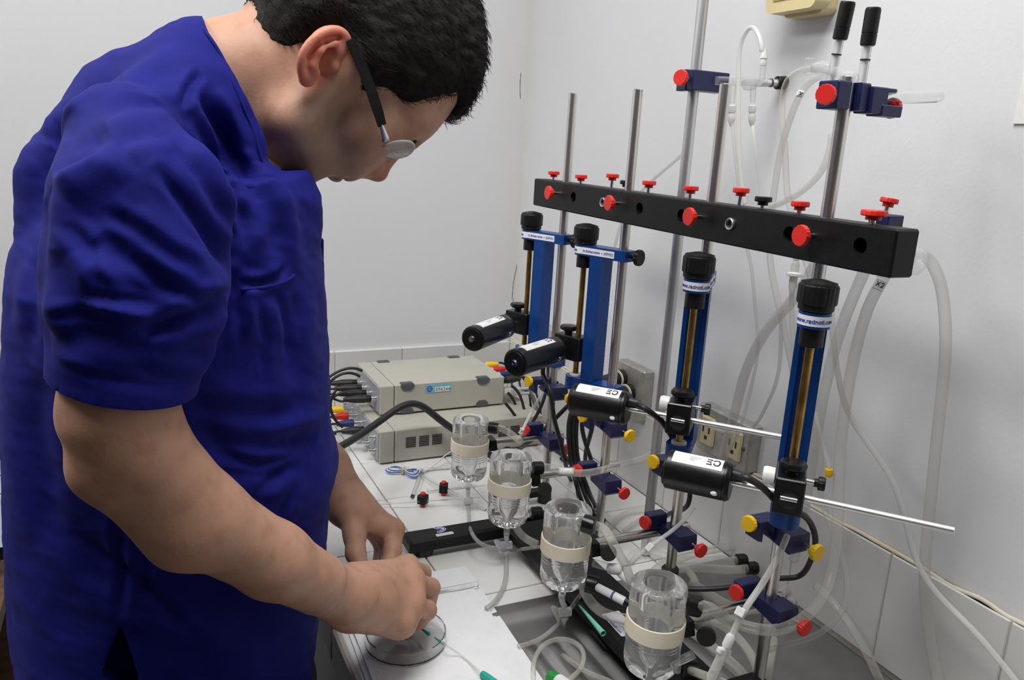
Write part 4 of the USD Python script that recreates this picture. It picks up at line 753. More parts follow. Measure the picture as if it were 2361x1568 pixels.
knob(cl, (AR[0] - 0.015, AR[1] - 0.004, zA + 0.001), V3(-1, -0.35, 0.03), M_red, r=0.0095, h=0.006, stem=0.010)
knob(cl, (AR[0] + 0.038, AR[1] + 0.0, zA - 0.002), V3(1, 0.2, 0), M_red, r=0.0070, h=0.005, stem=0.004)
gm = Thing('glass_manifold', 'clear glass manifold with a horizontal black grip, held by the clamp on the aluminium rod', 'glassware', ay(1735, 190, yA))
yM = AR[1] - 0.020
P = lambda a, b, dy=0: ay(a, b, yM + dy)
gm.part('cross_tube', cyl(P(1652, 186), P(1765, 190), 0.0052, 18), M_tglass)
gm.part('bulb', lathe([(0.005, -0.009), (0.0078, -0.005), (0.0082, 0.0), (0.0078, 0.005), (0.005, 0.009)], P(1728, 194), unit(P(1765, 190) - P(1652, 186)), 22), M_tglass)
for px_ in (1690, 1737):
    d_ = P(px_ - 2, 245) - P(px_, 196)
    gm.part('outlet', lathe([(0.0040, 0), (0.0036, 0.014), (0.0030, 0.022)], P(px_, 196), d_, 16), M_tglass)
    gm.part('luer_fitting', lathe([(0.0030, 0), (0.0048, 0.001), (0.0048, 0.008), (0.0035, 0.010), (0.0046, 0.013), (0.0044, 0.019), (0.0018, 0.026)], P(px_ - 2, 242), d_, 16), M_fitting)
gm.part('upright', cyl(P(1757, 186), P(1760, 148), 0.0036, 16), M_tglass)
gm.part('luer_fitting', lathe([(0.0036, 0), (0.0045, 0.004), (0.0035, 0.008), (0.0048, 0.009), (0.0040, 0.013), (0.002, 0.020)], P(1759, 152), Z_, 16), M_fitting)
valve(gm, P(1748, 191), P(1790, 191), 0.0082, 0.036)
# on the nearest rod
zc4 = ay(1945, 222, RY[3])[2]
c4 = Thing('top_clamp', 'navy blue clamp with two red thumb screws on top of the nearest upright rod', 'clamp', (RX, RY[3], zc4))
q = V3(RX, RY[3], zc4)
c4.part('body', cut(box(q + V3(-0.002, 0, 0), (0.040, 0.024, 0.024), ch=0.0012), cyl(q - Z_ * 0.05, q + Z_ * 0.05, RR + 0.0002, 24), box(q + V3(0, -0.014, 0), (RR * 2, 0.026, 0.03))), M_blue, 20)
c4.part('jaw', box(q + V3(0.026, -0.006, -0.002), (0.020, 0.020, 0.023), ch=0.001), M_blue, 20)
c4.part('lower_jaw', box(q + V3(0.042, -0.008, -0.010), (0.026, 0.018, 0.010), ch=0.001), M_blue, 20)
c4.part('upper_jaw', box(q + V3(0.042, -0.004, 0.008), (0.022, 0.012, 0.004), ch=0.0008), M_blue, 20)
knob(c4, q + V3(-0.022, -0.004, -0.001), V3(-1, -0.5, 0.0), M_red, r=0.0086, h=0.006, stem=0.009)
knob(c4, q + V3(0.050, -0.006, -0.006), V3(1, 0.25, -0.1), M_red, r=0.0092, h=0.006, stem=0.002)
def tt(a, b, r):
    """A test tube: hollow, round at b."""
    a, b = np.asarray(a, float), np.asarray(b, float); L_ = np.linalg.norm(b - a); an = np.linspace(0, math.pi / 2, 9)
    out = [(r, 0), (r, L_ - r)] + [(r * math.cos(x), L_ - r + r * math.sin(x)) for x in an[1:]]
    r2 = r * 0.8; inn = [(r2 * math.cos(x), L_ - r - 0.0 + r2 * math.sin(x)) for x in an[::-1]] + [(r2, 0)]
    return lathe(out + inn, a, b - a, 30)
yT = RY[3] - 0.008
single('test_tube', tt(ay(2000, 228, yT), ay(2172, 222, yT), 0.0056), M_grod, 'clear glass test tube with a round end pointing right from the top clamp', 'test tube', 40)
g2 = Thing('glass_manifold', 'clear glass manifold with two upright black grips behind the nearest rod', 'glassware', ax(1960, 175, 0.612))
xg_ = 0.606
Q = lambda a, b: ax(a, b, xg_)
g2.part('cross_tube', tube([Q(1876, 157), Q(1905, 158), Q(1940, 172), Q(1985, 190)], 0.0048, 14), M_tglass, True)
g2.part('bulb', lathe([(0.0035, -0.010), (0.0062, -0.006), (0.0070, 0), (0.0062, 0.006), (0.0035, 0.010)], Q(1898, 157), unit(Q(1905, 158) - Q(1876, 157)), 20), M_tglass)
g2.part('nipple', lathe([(0.003, -0.006), (0.0050, -0.003), (0.0042, 0.004), (0.0046, 0.008), (0.003, 0.010)], Q(1864, 158), Z_, 16), M_tglass)
g2.part('dome', lathe([(0.0095, -0.016), (0.0098, -0.004), (0.0085, 0.002), (0.004, 0.0055), (0, 0.006)], Q(1958, 178), Z_, 24), M_tglass)
valve(g2, Q(1913, 195), Q(1936, 92), 0.0069, 0.033)
valve(g2, Q(1984, 205), Q(2000, 106), 0.0067, 0.032)
# the clamp peeping over the back of the bar and the fitting at its end
rc = Thing('rear_clamp', 'navy blue clamp with a red thumb screw behind the right end of the bar', 'clamp', ax(2045, 505, 0.625))
p_ = ax(2042, 512, 0.618); rc.part('body', box(p_, (0.020, 0.022, 0.014), ch=0.001), M_blue, 20)
knob(rc, p_ + V3(0.0, 0.002, 0.005), unit(V3(0.12, -0.05, 1)), M_red, r=0.0078, h=0.0045, stem=0.012)
ef = Thing('hose_elbow', 'clear plastic hose elbow behind the right end of the bar', 'fitting', ax(2118, 612, 0.64))
ef.part('elbow', tube([ax(2098, 622, 0.64), ax(2118, 618, 0.642), ax(2126, 600, 0.645), ax(2122, 585, 0.65)], 0.0050, 14), M_tglass, True)
t = Thing('hose_tag', 'white X2 tag on the thick hose under the right end of the bar', 'tag', ax(2026, 656, 0.65))
pt = ax(2028, 656, 0.642); fd = unit(EYE - pt); yd = unit(ax(2035, 645, 0.655) - ax(2008, 695, 0.665)); yd = unit(yd - fd * (yd @ fd)); xd = np.cross(yd, fd)
t.part('tag', box(pt, (0.0095, 0.011, 0.003), (xd, yd, fd), ch=0.0008), M_label); t.part('lettering', letters('X2', 0.0046, pt + fd * 0.0016 - xd * 0.0035 - yd * 0.002, xd, yd), M_ink, False)
yc = Thing('line_end_cap', 'small yellow cap on a thin line beside the nearest positioner', 'cap', ax(1912, 1088, 0.66))
pa, pb = ax(1912, 1080, 0.66), ax(1910, 1100, 0.66)
yc.part('cap', lathe([(0.0030, 0), (0.0042, 0.001), (0.0046, 0.006), (0.0036, 0.009)], pa, pb - pa, 18), M_yellow)
yc.part('line', tube([pa, ax(1902, 1045, 0.66), ax(1890, 1000, 0.66), ax(1880, 950, 0.66)], 0.0020, 8), M_hose2, True)

# ================================================================== the two recording units and what lies on the counter
M_vent = pm('dark_slot', (0.02, 0.02, 0.02), (0.03, 0.03, 0.03), 50, 0.7)
def unit_box(label, x0, x1, y0, y1, z0, z1, feet, vents, sticker):
    t = Thing('recording_unit', label, 'electronics', ((x0 + x1) / 2, (y0 + y1) / 2, z0))
    t.part('case', box(((x0 + 0.028 + x1) / 2, (y0 + y1) / 2, (z0 + z1) / 2), (x1 - x0 - 0.028, y1 - y0, z1 - z0), ch=0.0015), M_beige, 20)
    t.part('front_case', box((x0 + 0.0135, (y0 + y1) / 2, (z0 + z1) / 2), (0.0265, y1 - y0, z1 - z0), ch=0.0015), M_beige, 20)
    t.part('front_panel', box((x0 - 0.0005, (y0 + y1) / 2, (z0 + z1) / 2), (0.003, y1 - y0 - 0.006, z1 - z0 - 0.006), ch=0.0008), M_panel, 20, label='grey blue front panel with round sockets')
    w_ = 0.026
    if feet:
        for fx in (x0 + 0.052, x1 - 0.045):
            for fy, sgn in ((y0, 1), (y1, -1)):
                for top in (1, 0):
                    zf = z1 if top else z0
                    prof = Polygon([(-w_ / 2, 0.0), (w_ / 2, 0.0), (w_ / 2 - 0.001, -0.006), (w_ / 4, -0.011), (-w_ / 4, -0.011), (-w_ / 2 + 0.001, -0.006)])
                    t.part('corner_foot', join(extrude(prof, (fx, fy - 0.001 if sgn > 0 else fy + 0.001, zf), X_ if sgn > 0 else -X_, Z_ if top else -Z_, 0.0015) if (top or sgn > 0) else extrude(prof, (fx, fy + 0.001, zf), X_, -Z_, 0.0015),
                        hull([(fx + dx_ * (w_ / 2 - 0.0025 * k_), fy + sgn * dy_, zf + (1 if top else -1) * dz_) for dx_ in (-1, 1) for dy_, dz_, k_ in ((-0.0012, -0.001, 0), (0.012, -0.001, 0), (-0.0005, 0.0022, 1), (0.011, 0.0022, 1))])), M_slate, 20)
    for vx in vents:
        for k in range(6):
            t.part('vent_slot', box((vx, y0 - 0.0002, z1 - 0.0165 - 0.0034 * k), (0.0185, 0.0012, 0.0017)), M_vent, False)
    return t
U1 = unit_box('lower beige recording unit with slotted vents, under the other unit', 0.371, 0.690, 1.268, 1.500, H + 0.003, 0.962, False, (0.428, 0.4525, 0.477, 0.607, 0.632, 0.657), None)
U2 = unit_box('upper beige recording unit with slate corner feet and a blue inventory sticker', 0.392, 0.640, 1.343, 1.505, 0.9652, 1.020, True, (), None)
U1.part('rubber_pad', join(*[box((a, b, H + 0.0015), (0.012, 0.012, 0.003)) for a in (0.39, 0.67) for b in (1.285, 1.48)]), M_slate, False)
sk = Thing('sticker', 'light blue inventory sticker numbered 296144 on the upper recording unit', 'sticker', ay(1010, 895, 1.3425))
so = ay(1011, 895, 1.3424)
sk.part('label', box(so, (0.050, 0.0003, 0.0155)), pm('sticker_blue', (0.16, 0.46, 0.62), (0.20, 0.50, 0.65), 90, 0.5), False)
sk.part('number_field', box(so + V3(0.008, -0.0002, -0.002), (0.030, 0.0002, 0.0095)), M_label, False)
sk.part('lettering', letters('296144', 0.0062, so + V3(-0.0062, -0.0003, -0.0050), X_, Z_, 0.0002, False, 0.92), M_ink, False)
sk.part('emblem', ringlathe([(0.0042, 0), (0.0056, 0), (0.0056, 0.0003), (0.0042, 0.0003)], so + V3(-0.0175, -0.0002, 0), -Y_, 24), M_inkblue, False)
sk.part('emblem_bar', join(box(so + V3(-0.0190, -0.0003, -0.001), (0.0011, 0.0003, 0.006)), box(so + V3(-0.0165, -0.0003, 0.0012), (0.0035, 0.0003, 0.0011)), box(so + V3(-0.0152, -0.0003, -0.0005), (0.0011, 0.0003, 0.004))), M_inkblue, False)
# sockets and plugs on the left faces
def bnc(t, p, d=-X_): t.part('socket', join(lathe([(0.0062, 0), (0.0062, 0.003), (0.0048, 0.003), (0.0048, 0.012), (0.0040, 0.0125)], p, d, 18), box(np.asarray(p) + np.asarray(d) * 0.009, (0.0014, 0.0014, 0.012))), M_chrome, 40)
ysl = [1.362, 1.396, 1.430, 1.464]
for yy in ysl: bnc(U2, (0.391, yy, 0.992))
for r_, zz in enumerate((0.945, 0.920)):
    for yy in (1.290, 1.330, 1.370, 1.410, 1.450, 1.482): bnc(U1, (0.370, yy, zz))
def plug(name, label, p, mat, cord, L_=0.042, d=-X_, cat='plug'):
    p = np.asarray(p, float); d = unit(d); t = Thing(name, label, cat, p)
    t.part('collar', lathe([(0.0055, 0), (0.0066, 0.001), (0.0066, 0.009), (0.0055, 0.010)], p, d, 20), M_chrome if mat is not M_rubber else M_blackk)
    t.part('boot', lathe([(0.0066, 0.009), (0.0074, 0.011), (0.0072, L_ * 0.55), (0.0050, L_ * 0.85), (0.0040, L_)], p, d, 20), mat)
    t.part('cord', tube([p + d * (L_ - 0.004), p + d * (L_ + 0.012)] + [np.asarray(c, float) for c in cord], 0.0022, 7), M_rubber, True); return t
nn = ('nearest', 'second', 'third', 'farthest')
for k, yy in enumerate(ysl):
    e_ = (0.30 - 0.004 * k, yy + 0.012, 0.998 - 0.005 * k); 
    plug('signal_plug', 'black signal plug in the upper recording unit, %s of four' % ('nearest', 'second nearest', 'third nearest', 'farthest')[k], (0.381, yy, 0.992), M_rubber, [e_, (0.285, yy + 0.004, 0.975), (0.300 - 0.006 * k, yy - 0.05, 0.935), (0.32, yy - 0.08 + 0.01 * k, H + 0.004)], 0.050, V3(-1, 0.05, 0.03))
for k, (m_, nm, yy) in enumerate(((M_rubber, 'black', 1.330), (pm('navy_plastic', (0.02, 0.025, 0.12), (0.03, 0.03, 0.14)), 'navy', 1.370), (M_red, 'red', 1.410), (M_yellow, 'yellow', 1.450))):
    plug('signal_plug', '%s signal plug in the left side of the lower recording unit' % nm, (0.360, yy, 0.945), m_, [(0.292 - 0.002 * k, yy - 0.004, 0.940), (0.276, yy - 0.02, 0.925), (0.280 + 0.006 * k, yy - 0.09, H + 0.004), (0.31, yy - 0.12, H + 0.004)], 0.040, V3(-1, 0.02, 0.02))
for k, (m_, nm) in enumerate(((M_rubber, 'black'), (pm('navy_plastic', (0.02, 0.025, 0.12)), 'navy'), (M_red, 'red'), (M_yellow, 'yellow'))):
    yy = 1.372 + 0.036 * k
    bnc(U2, (0.6405, yy, 1.003), X_)
    plug('signal_plug', '%s signal plug at the right end of the upper recording unit' % nm, (0.650, yy, 1.003), m_, [(0.715, yy - 0.01, 0.985), (0.722 - 0.004 * k, yy - 0.03, 0.95), (0.715, yy - 0.05, H + 0.01), (0.70 + 0.004 * k, yy - 0.12, H + 0.004)], 0.038, V3(1, -0.05, 0.05))
dp = Thing('data_plug', 'light grey data plug at the right end of the upper recording unit', 'plug', (0.66, 1.36, 0.985))
dp.part('shell', box((0.663, 1.360, 0.984), (0.044, 0.020, 0.014), ch=0.0015), pm('light_grey_plastic', (0.50, 0.50, 0.48), (0.46, 0.46, 0.44), 40, 0.5), 20)
dp.part('thumb_screw', join(cyl((0.680, 1.352, 0.989), (0.700, 1.352, 0.989), 0.0032, 12), cyl((0.680, 1.352, 0.979), (0.700, 1.352, 0.979), 0.0032, 12)), pm('light_grey_plastic', (0.50, 0.50, 0.48)), 40)
dp.part('tab', box((0.648, 1.3405, 0.991), (0.012, 0.002, 0.009)), M_white, False)
dp.part('cord', tube([(0.684, 1.362, 0.984), (0.705, 1.362, 0.978), (0.716, 1.35, 0.95), (0.712, 1.33, 0.915), (0.70, 1.27, H + 0.005)], 0.0042, 8), pm('grey_cord', (0.16, 0.16, 0.16)), True)
for k, pts in enumerate(([(1170, 905), (1185, 925), (1195, 950), (1215, 985), (1232, 1010)], [(1180, 890), (1200, 915), (1210, 950), (1222, 985)], [(1165, 930), (1185, 955), (1205, 985), (1225, 1012), (1245, 1030)])):
    cable('black cord tangled right of the recording units, %s of three' % ('left', 'right', 'lowest')[k], [(a, b, 'y', 1.34 - 0.03 * k) for a, b in pts], 0.0028)
single('cable', tube([ay(a, b, y_) for a, b, y_ in ((700, 1075, 1.10), (785, 1030, 1.15), (830, 1003, 1.19), (880, 968, 1.22), (925, 938, 1.235), (955, 931, 1.24), (982, 942, 1.245), (1012, 966, 1.245), (1045, 990, 1.24), (1090, 1022, 1.23), (1150, 1062, 1.22))], 0.0060, 12), M_rubber, 'thick black cable arching in front of the recording units', 'cable', True)
# cord loops at the far left of the units, beside the blue shirt
for k, pts in enumerate(([(835, 855), (800, 850), (770, 862), (752, 875)], [(830, 868), (790, 862), (762, 880), (750, 900)], [(775, 900), (762, 930), (768, 960), (790, 985)], [(800, 905), (770, 915), (755, 945), (762, 990), (775, 1000)])):
    cable('black cord looping left of the recording units, %s of four' % ('topmost', 'second from the top', 'third from the top', 'lowest')[k], [(a, b, 'y', 1.36) for a, b in pts], 0.0026)

# ------------------------------------------------------------------ small things on the counter
M_bluewire = pm('blue_wire', (0.02, 0.12, 0.55), (0.03, 0.14, 0.60), 60, 0.4)
wb_ = Thing('wire_bundle', 'figure of eight bundle of blue and white wire with a paper tie', 'wire', az(930, 1088, H + 0.004))
cbd = az(930, 1089, H + 0.004); ux = unit(az(965, 1095, H + 0.004) - az(893, 1082, H + 0.004)); uy = np.cross(Z_, ux)
hl = np.linalg.norm(az(967, 1096, H + 0.004) - az(892, 1081, H + 0.004)) / 2
for k, (m_, sc_) in enumerate(((M_bluewire, 1.0), (M_white, 0.93), (M_bluewire, 0.86), (M_white, 0.80))):
    tt_ = np.linspace(0, 2 * math.pi, 40); 
    pts = [cbd + ux * hl * sc_ * math.cos(a) + uy * hl * 0.75 * sc_ * math.sin(a) * math.cos(a) * 1.1 + Z_ * (0.0016 * k + 0.001 + 0.001 * math.sin(3 * a)) for a in tt_]
    wb_.part('wire', tube(pts, 0.0010, 6), m_, True)
wb_.part('tie', box(cbd + Z_ * 0.003, (0.005, 0.010, 0.010), (ux, uy, Z_), ch=0.001), pm('paper_tie', (0.60, 0.45, 0.28), (0.55, 0.40, 0.25)), False)
wb_.part('tail', tube([cbd + ux * hl * 0.9, az(985, 1083, H + 0.004), az(1010, 1065, H + 0.012), az(1030, 1048, H + 0.02), az(1050, 1042, H + 0.02)], 0.0010, 6), M_bluewire, True)
wb_.part('tail', tube([cbd + ux * hl * 0.92 + Z_ * 0.002, az(988, 1081, H + 0.006), az(1012, 1063, H + 0.014), az(1032, 1046, H + 0.022), az(1052, 1040, H + 0.022)], 0.0010, 6), M_white, True)
def grod(label, pts, r): single('glass_rod', tube([az(a, b, H + z) for a, b, z in pts], r, 12), M_grod, label, 'glass rod', True)
grod('long thin glass rod through the nearer black clamp cube', [(862, 1164, 0.004), (975, 1155, 0.012), (1060, 1149, 0.012), (1106, 1146, 0.011)], 0.0015)
grod('glass rod slanting through the farther black clamp cube', [(926, 1074, 0.004), (965, 1092, 0.007), (1020, 1122, 0.012), (1070, 1150, 0.008), (1120, 1176, 0.003)], 0.0021)
grod('short thick glass tube behind the nearer black clamp cube', [(951, 1146, 0.005), (962, 1115, 0.005), (974, 1086, 0.005)], 0.0034)
grod('clear glass rod lying left of the farthest bath', [(968, 1084, 0.003), (1005, 1081, 0.003), (1045, 1078, 0.003)], 0.0026)
grod('clear glass rod lying behind the black foot', [(985, 1131, 0.003), (1040, 1124, 0.003), (1100, 1118, 0.003)], 0.0018)
for k, (c_, tp_, bt_, rot) in enumerate((((975, 1151), (970, 1133), (977, 1170), 0.15), ((1023, 1125), (1026, 1107), (1018, 1143), 0.6))):
    p = az(*c_, H + 0.0125); t = Thing('clamp_cube', 'small black clamp cube with red screws, %s of the two on the counter' % ('nearer', 'farther')[k], 'clamp', p - Z_ * 0.0125)
    a_ = math.radians(30) + rot; A = np.array([(math.cos(a_), math.sin(a_), 0), (-math.sin(a_), math.cos(a_), 0), (0, 0, 1)])
    t.part('block', box(p, (0.0135, 0.0135, 0.0145), A, ch=0.0008), M_black, 20)
    t.part('screw_head', lathe([(0.0038, 0.0055), (0.0042, 0.0070), (0.0042, 0.0105), (0.0034, 0.0115)], p, Z_, 20), M_red)
    t.part('screw_foot', lathe([(0.0034, -0.0125), (0.0040, -0.0115), (0.0040, -0.0070)], p, Z_, 20), M_red)
# the paper towel, two layers
def towel(x0, x1, y0, y1, z, sk=0.0, seed=1):
    gx_, gy_ = np.linspace(0, 1, 30), np.linspace(0, 1, 44); A, B = np.meshgrid(gx_, gy_, indexing='ij')
    xx = x0 + (x1 - x0) * A + sk * (1 - B); yy = y0 + (y1 - y0) * B
    zz = z + 0.0012 * meshkit.fbm(np.stack([xx * 30, yy * 30, 0 * xx], -1), 3, seed) * 2
    t_ = np.stack([xx, yy, zz], -1).reshape(-1, 3); b_ = t_.copy(); b_[:, 2] = z - 0.0009
    n1, n2 = A.shape; i, j = np.meshgrid(np.arange(n1 - 1), np.arange(n2 - 1), indexing='ij')
    q = np.stack([i * n2 + j, (i + 1) * n2 + j, (i + 1) * n2 + j + 1, i * n2 + j + 1], -1).reshape(-1, 4)
    edge = [k * n2 for k in range(n1)] + [(n1 - 1) * n2 + k for k in range(1, n2)] + [k * n2 + n2 - 1 for k in range(n1 - 2, -1, -1)] + [k for k in range(n2 - 2, 0, -1)]
    N = len(t_); e2 = edge[1:] + edge[:1]; side = [(a, N + a, N + b, b) for a, b in zip(edge, e2)]
    return np.vstack([t_, b_]), np.vstack([q, q[:, ::-1] + N, np.array(side)])
tw = Thing('paper_towel', 'white folded paper towel under the petri dish', 'paper towel', (0.29, 0.72, H + 0.001))
tw.part('lower_sheet', towel(0.206, 0.385, 0.40, 0.898, H + 0.0015, -0.02, 3), M_paper, 40)
tw.part('upper_sheet', towel(0.208, 0.372, 0.40, 0.852, H + 0.0052, -0.012, 5), M_paper, 40)
# petri dish with catheter pieces
PC = az(935, 1479, H + 0.008); PC[2] = H + 0.0082
def dish(r, h, th): return ringlathe([(0.0, 0.0), (r - 0.001, 0.0), (r, 0.001), (r, h - 0.0006), (r - 0.0006, h), (r - th, h - 0.0004), (r - th, th), (0.0, th)], PC, Z_, 72)
pd = Thing('petri_dish', 'round glass petri dish standing on the paper towel under the bare hands', 'petri dish', PC)
pd.part('dish', dish(0.0452, 0.0150, 0.0017), M_dish, 40)
pd.part('liquid', lathe([(0.0433, 0.0019), (0.0433, 0.0062), (0, 0.0060)], PC, Z_, 60), clear('dish_liquid', (0.66, 0.67, 0.68), 0.06, 0.04, 0.3), 40, label='shallow clear liquid in the dish')
for k, (a, b) in enumerate((((967, 1446), (990, 1463)), ((1002, 1470), (1022, 1484)))):
    A, B = az(*a, PC[2] + 0.007), az(*b, PC[2] + 0.007)
    single('catheter_tip', tube([A, (A + B) / 2, B], lambda s: 0.0006 + 0.0016 * s, 10), M_teal, 'thin green catheter tip in the petri dish, %s' % ('left of two', 'right of two')[k], 'catheter', True)
cth = Thing('catheter', 'thin clear catheter with a green hub trailing from the dish across the towel', 'catheter', az(1113, 1555, H + 0.01))
cth.part('line', tube([az(1022, 1484, PC[2] + 0.008), az(1035, 1492, PC[2] + 0.012), az(1058, 1508, H + 0.010), az(1085, 1530, H + 0.0095), az(1112, 1556, H + 0.0100)], 0.0011, 8), M_hose, True)
A, B = az(1110, 1553, H + 0.010), az(1165, 1592, H + 0.010)
cth.part('hub', lathe([(0.0015, 0), (0.0036, 0.001), (0.0042, 0.006), (0.0042, 0.020), (0.0034, 0.028)], A, B - A, 20), M_teal)
single('glass_rod', tube([az(985, 1368, H + 0.009), az(1040, 1358, H + 0.009), az(1102, 1346, H + 0.009)], lambda s: 0.0033, 14), M_grod, 'glass rod with a rounded end lying on the towel beyond the fingers', 'glass rod', True)
# on the drainboard
A, B = az(1334, 1394, BZ1 + 0.002), az(1391, 1461, BZ1 + 0.0036)
L_ = np.linalg.norm(B - A)
single('pipette_tip', lathe([(0.0004, 0), (0.0012, 0.004), (0.0022, L_ * 0.45), (0.0035, L_), (0.0029, L_), (0.0018, L_ * 0.45)], A, B - A, 24), M_mint, 'mint green pipette tip lying on the black stand', 'pipette tip', 40)
sy = Thing('syringe_cap', 'green cap with a pale label at the lower edge of the view on the drainboard', 'cap', az(1285, 1572, H))
c_ = az(1282, 1568, H + 0.012); d_ = unit(az(1320, 1590, H) - az(1270, 1555, H))
sy.part('cap', lathe([(0.006, -0.010), (0.0075, -0.008), (0.0075, 0.001), (0.006, 0.002)], c_, d_, 28), M_green)
sy.part('barrel', lathe([(0.0070, 0.001), (0.0082, 0.003), (0.0082, 0.060)], c_, d_, 28), M_label)

# ------------------------------------------------------------------ the desk and monitor at the left edge
dk = Thing('desk', 'brown wooden desk behind the person at the left edge', 'desk', (-0.75, 1.25, 0))
M_wood = pm('brown_wood', (0.16, 0.085, 0.05), (0.11, 0.055, 0.03), 8, 0.45, stretch=(1, 8, 8))
DX = -0.205
dk.part('top', slab((DX - 1.1, 0.98, 0.72), (DX, BACK - 0.01, 0.745)), M_wood, False)
for a in (DX - 1.07, DX - 0.06):
    for b in (1.01, BACK - 0.06): dk.part('leg', slab((a, b, 0), (a + 0.04, b + 0.04, 0.72)), M_wood, False)
mo = Thing('monitor', 'computer monitor showing a pale document at the left edge, behind the blue shirt', 'monitor', (-0.46, 1.36, 0.745))
pr_ = ay(13, 1000, 1.36); xr = pr_[0]; zt_, zb_ = ay(5, 905, 1.36)[2], ay(5, 1262, 1.36)[2]
zb_ = max(zb_, 0.80)
mo.part('housing', box((xr - 0.20, 1.375, (zt_ + zb_) / 2), (0.44, 0.03, zt_ - zb_ + 0.05), ch=0.004), M_blackk, 20)
M_screen = usdkit.material(stage, '/World/Looks/screen_glow', {'g': ('geometry', {}), 'n': ('noise_texture', {'scale': 6.0}), 'r': ('rgb_ramp', {'ramp': [(0, (0.80, 0.86, 0.98)), (1, (0.76, 0.82, 0.96))]}), 'e': ('emission', {'strength': 0.5})}, [('g.position', 'n.vector'), ('n.fac', 'r.fac'), ('r.color', 'e.color')], surface='e.emission')
mo.part('screen', slab((xr - 0.40, 1.358, zb_), (xr, 1.3605, zt_)), M_screen, False)
zl = ay(5, 1005, 1.358)[2]
mo.part('title_bar', slab((xr - 0.40, 1.3565, zl - 0.004), (xr, 1.3582, zl + 0.004)), pm('bar_blue', (0.12, 0.28, 0.65), (0.14, 0.30, 0.68)), False)
for k, py_ in enumerate((1050, 1095, 1138)):
    z_ = ay(5, py_, 1.358)[2]; mo.part('ruled_line', slab((xr - 0.40, 1.3568, z_ - 0.0006), (xr, 1.3582, z_ + 0.0006)), M_inkblue, False)
mo.part('stand', join(slab((xr - 0.24, 1.37, 0.76), (xr - 0.16, 1.40, zb_)), slab((xr - 0.32, 1.30, 0.745), (xr - 0.08, 1.45, 0.762))), M_blackk, False)
kb_ = Thing('keyboard', 'black keyboard on the brown desk at the left edge', 'keyboard', (-0.45, 1.15, 0.745))
xk = -0.215
kb_.part('base', box((xk - 0.21, 1.17, 0.755), (0.42, 0.15, 0.018), ch=0.003), M_blackk, 20)
for a in range(8):
    for b in range(5): kb_.part('key', box((xk - 0.018 - 0.0195 * a, 1.115 + 0.0225 * b, 0.766), (0.016, 0.018, 0.007), ch=0.0015), M_black, False)

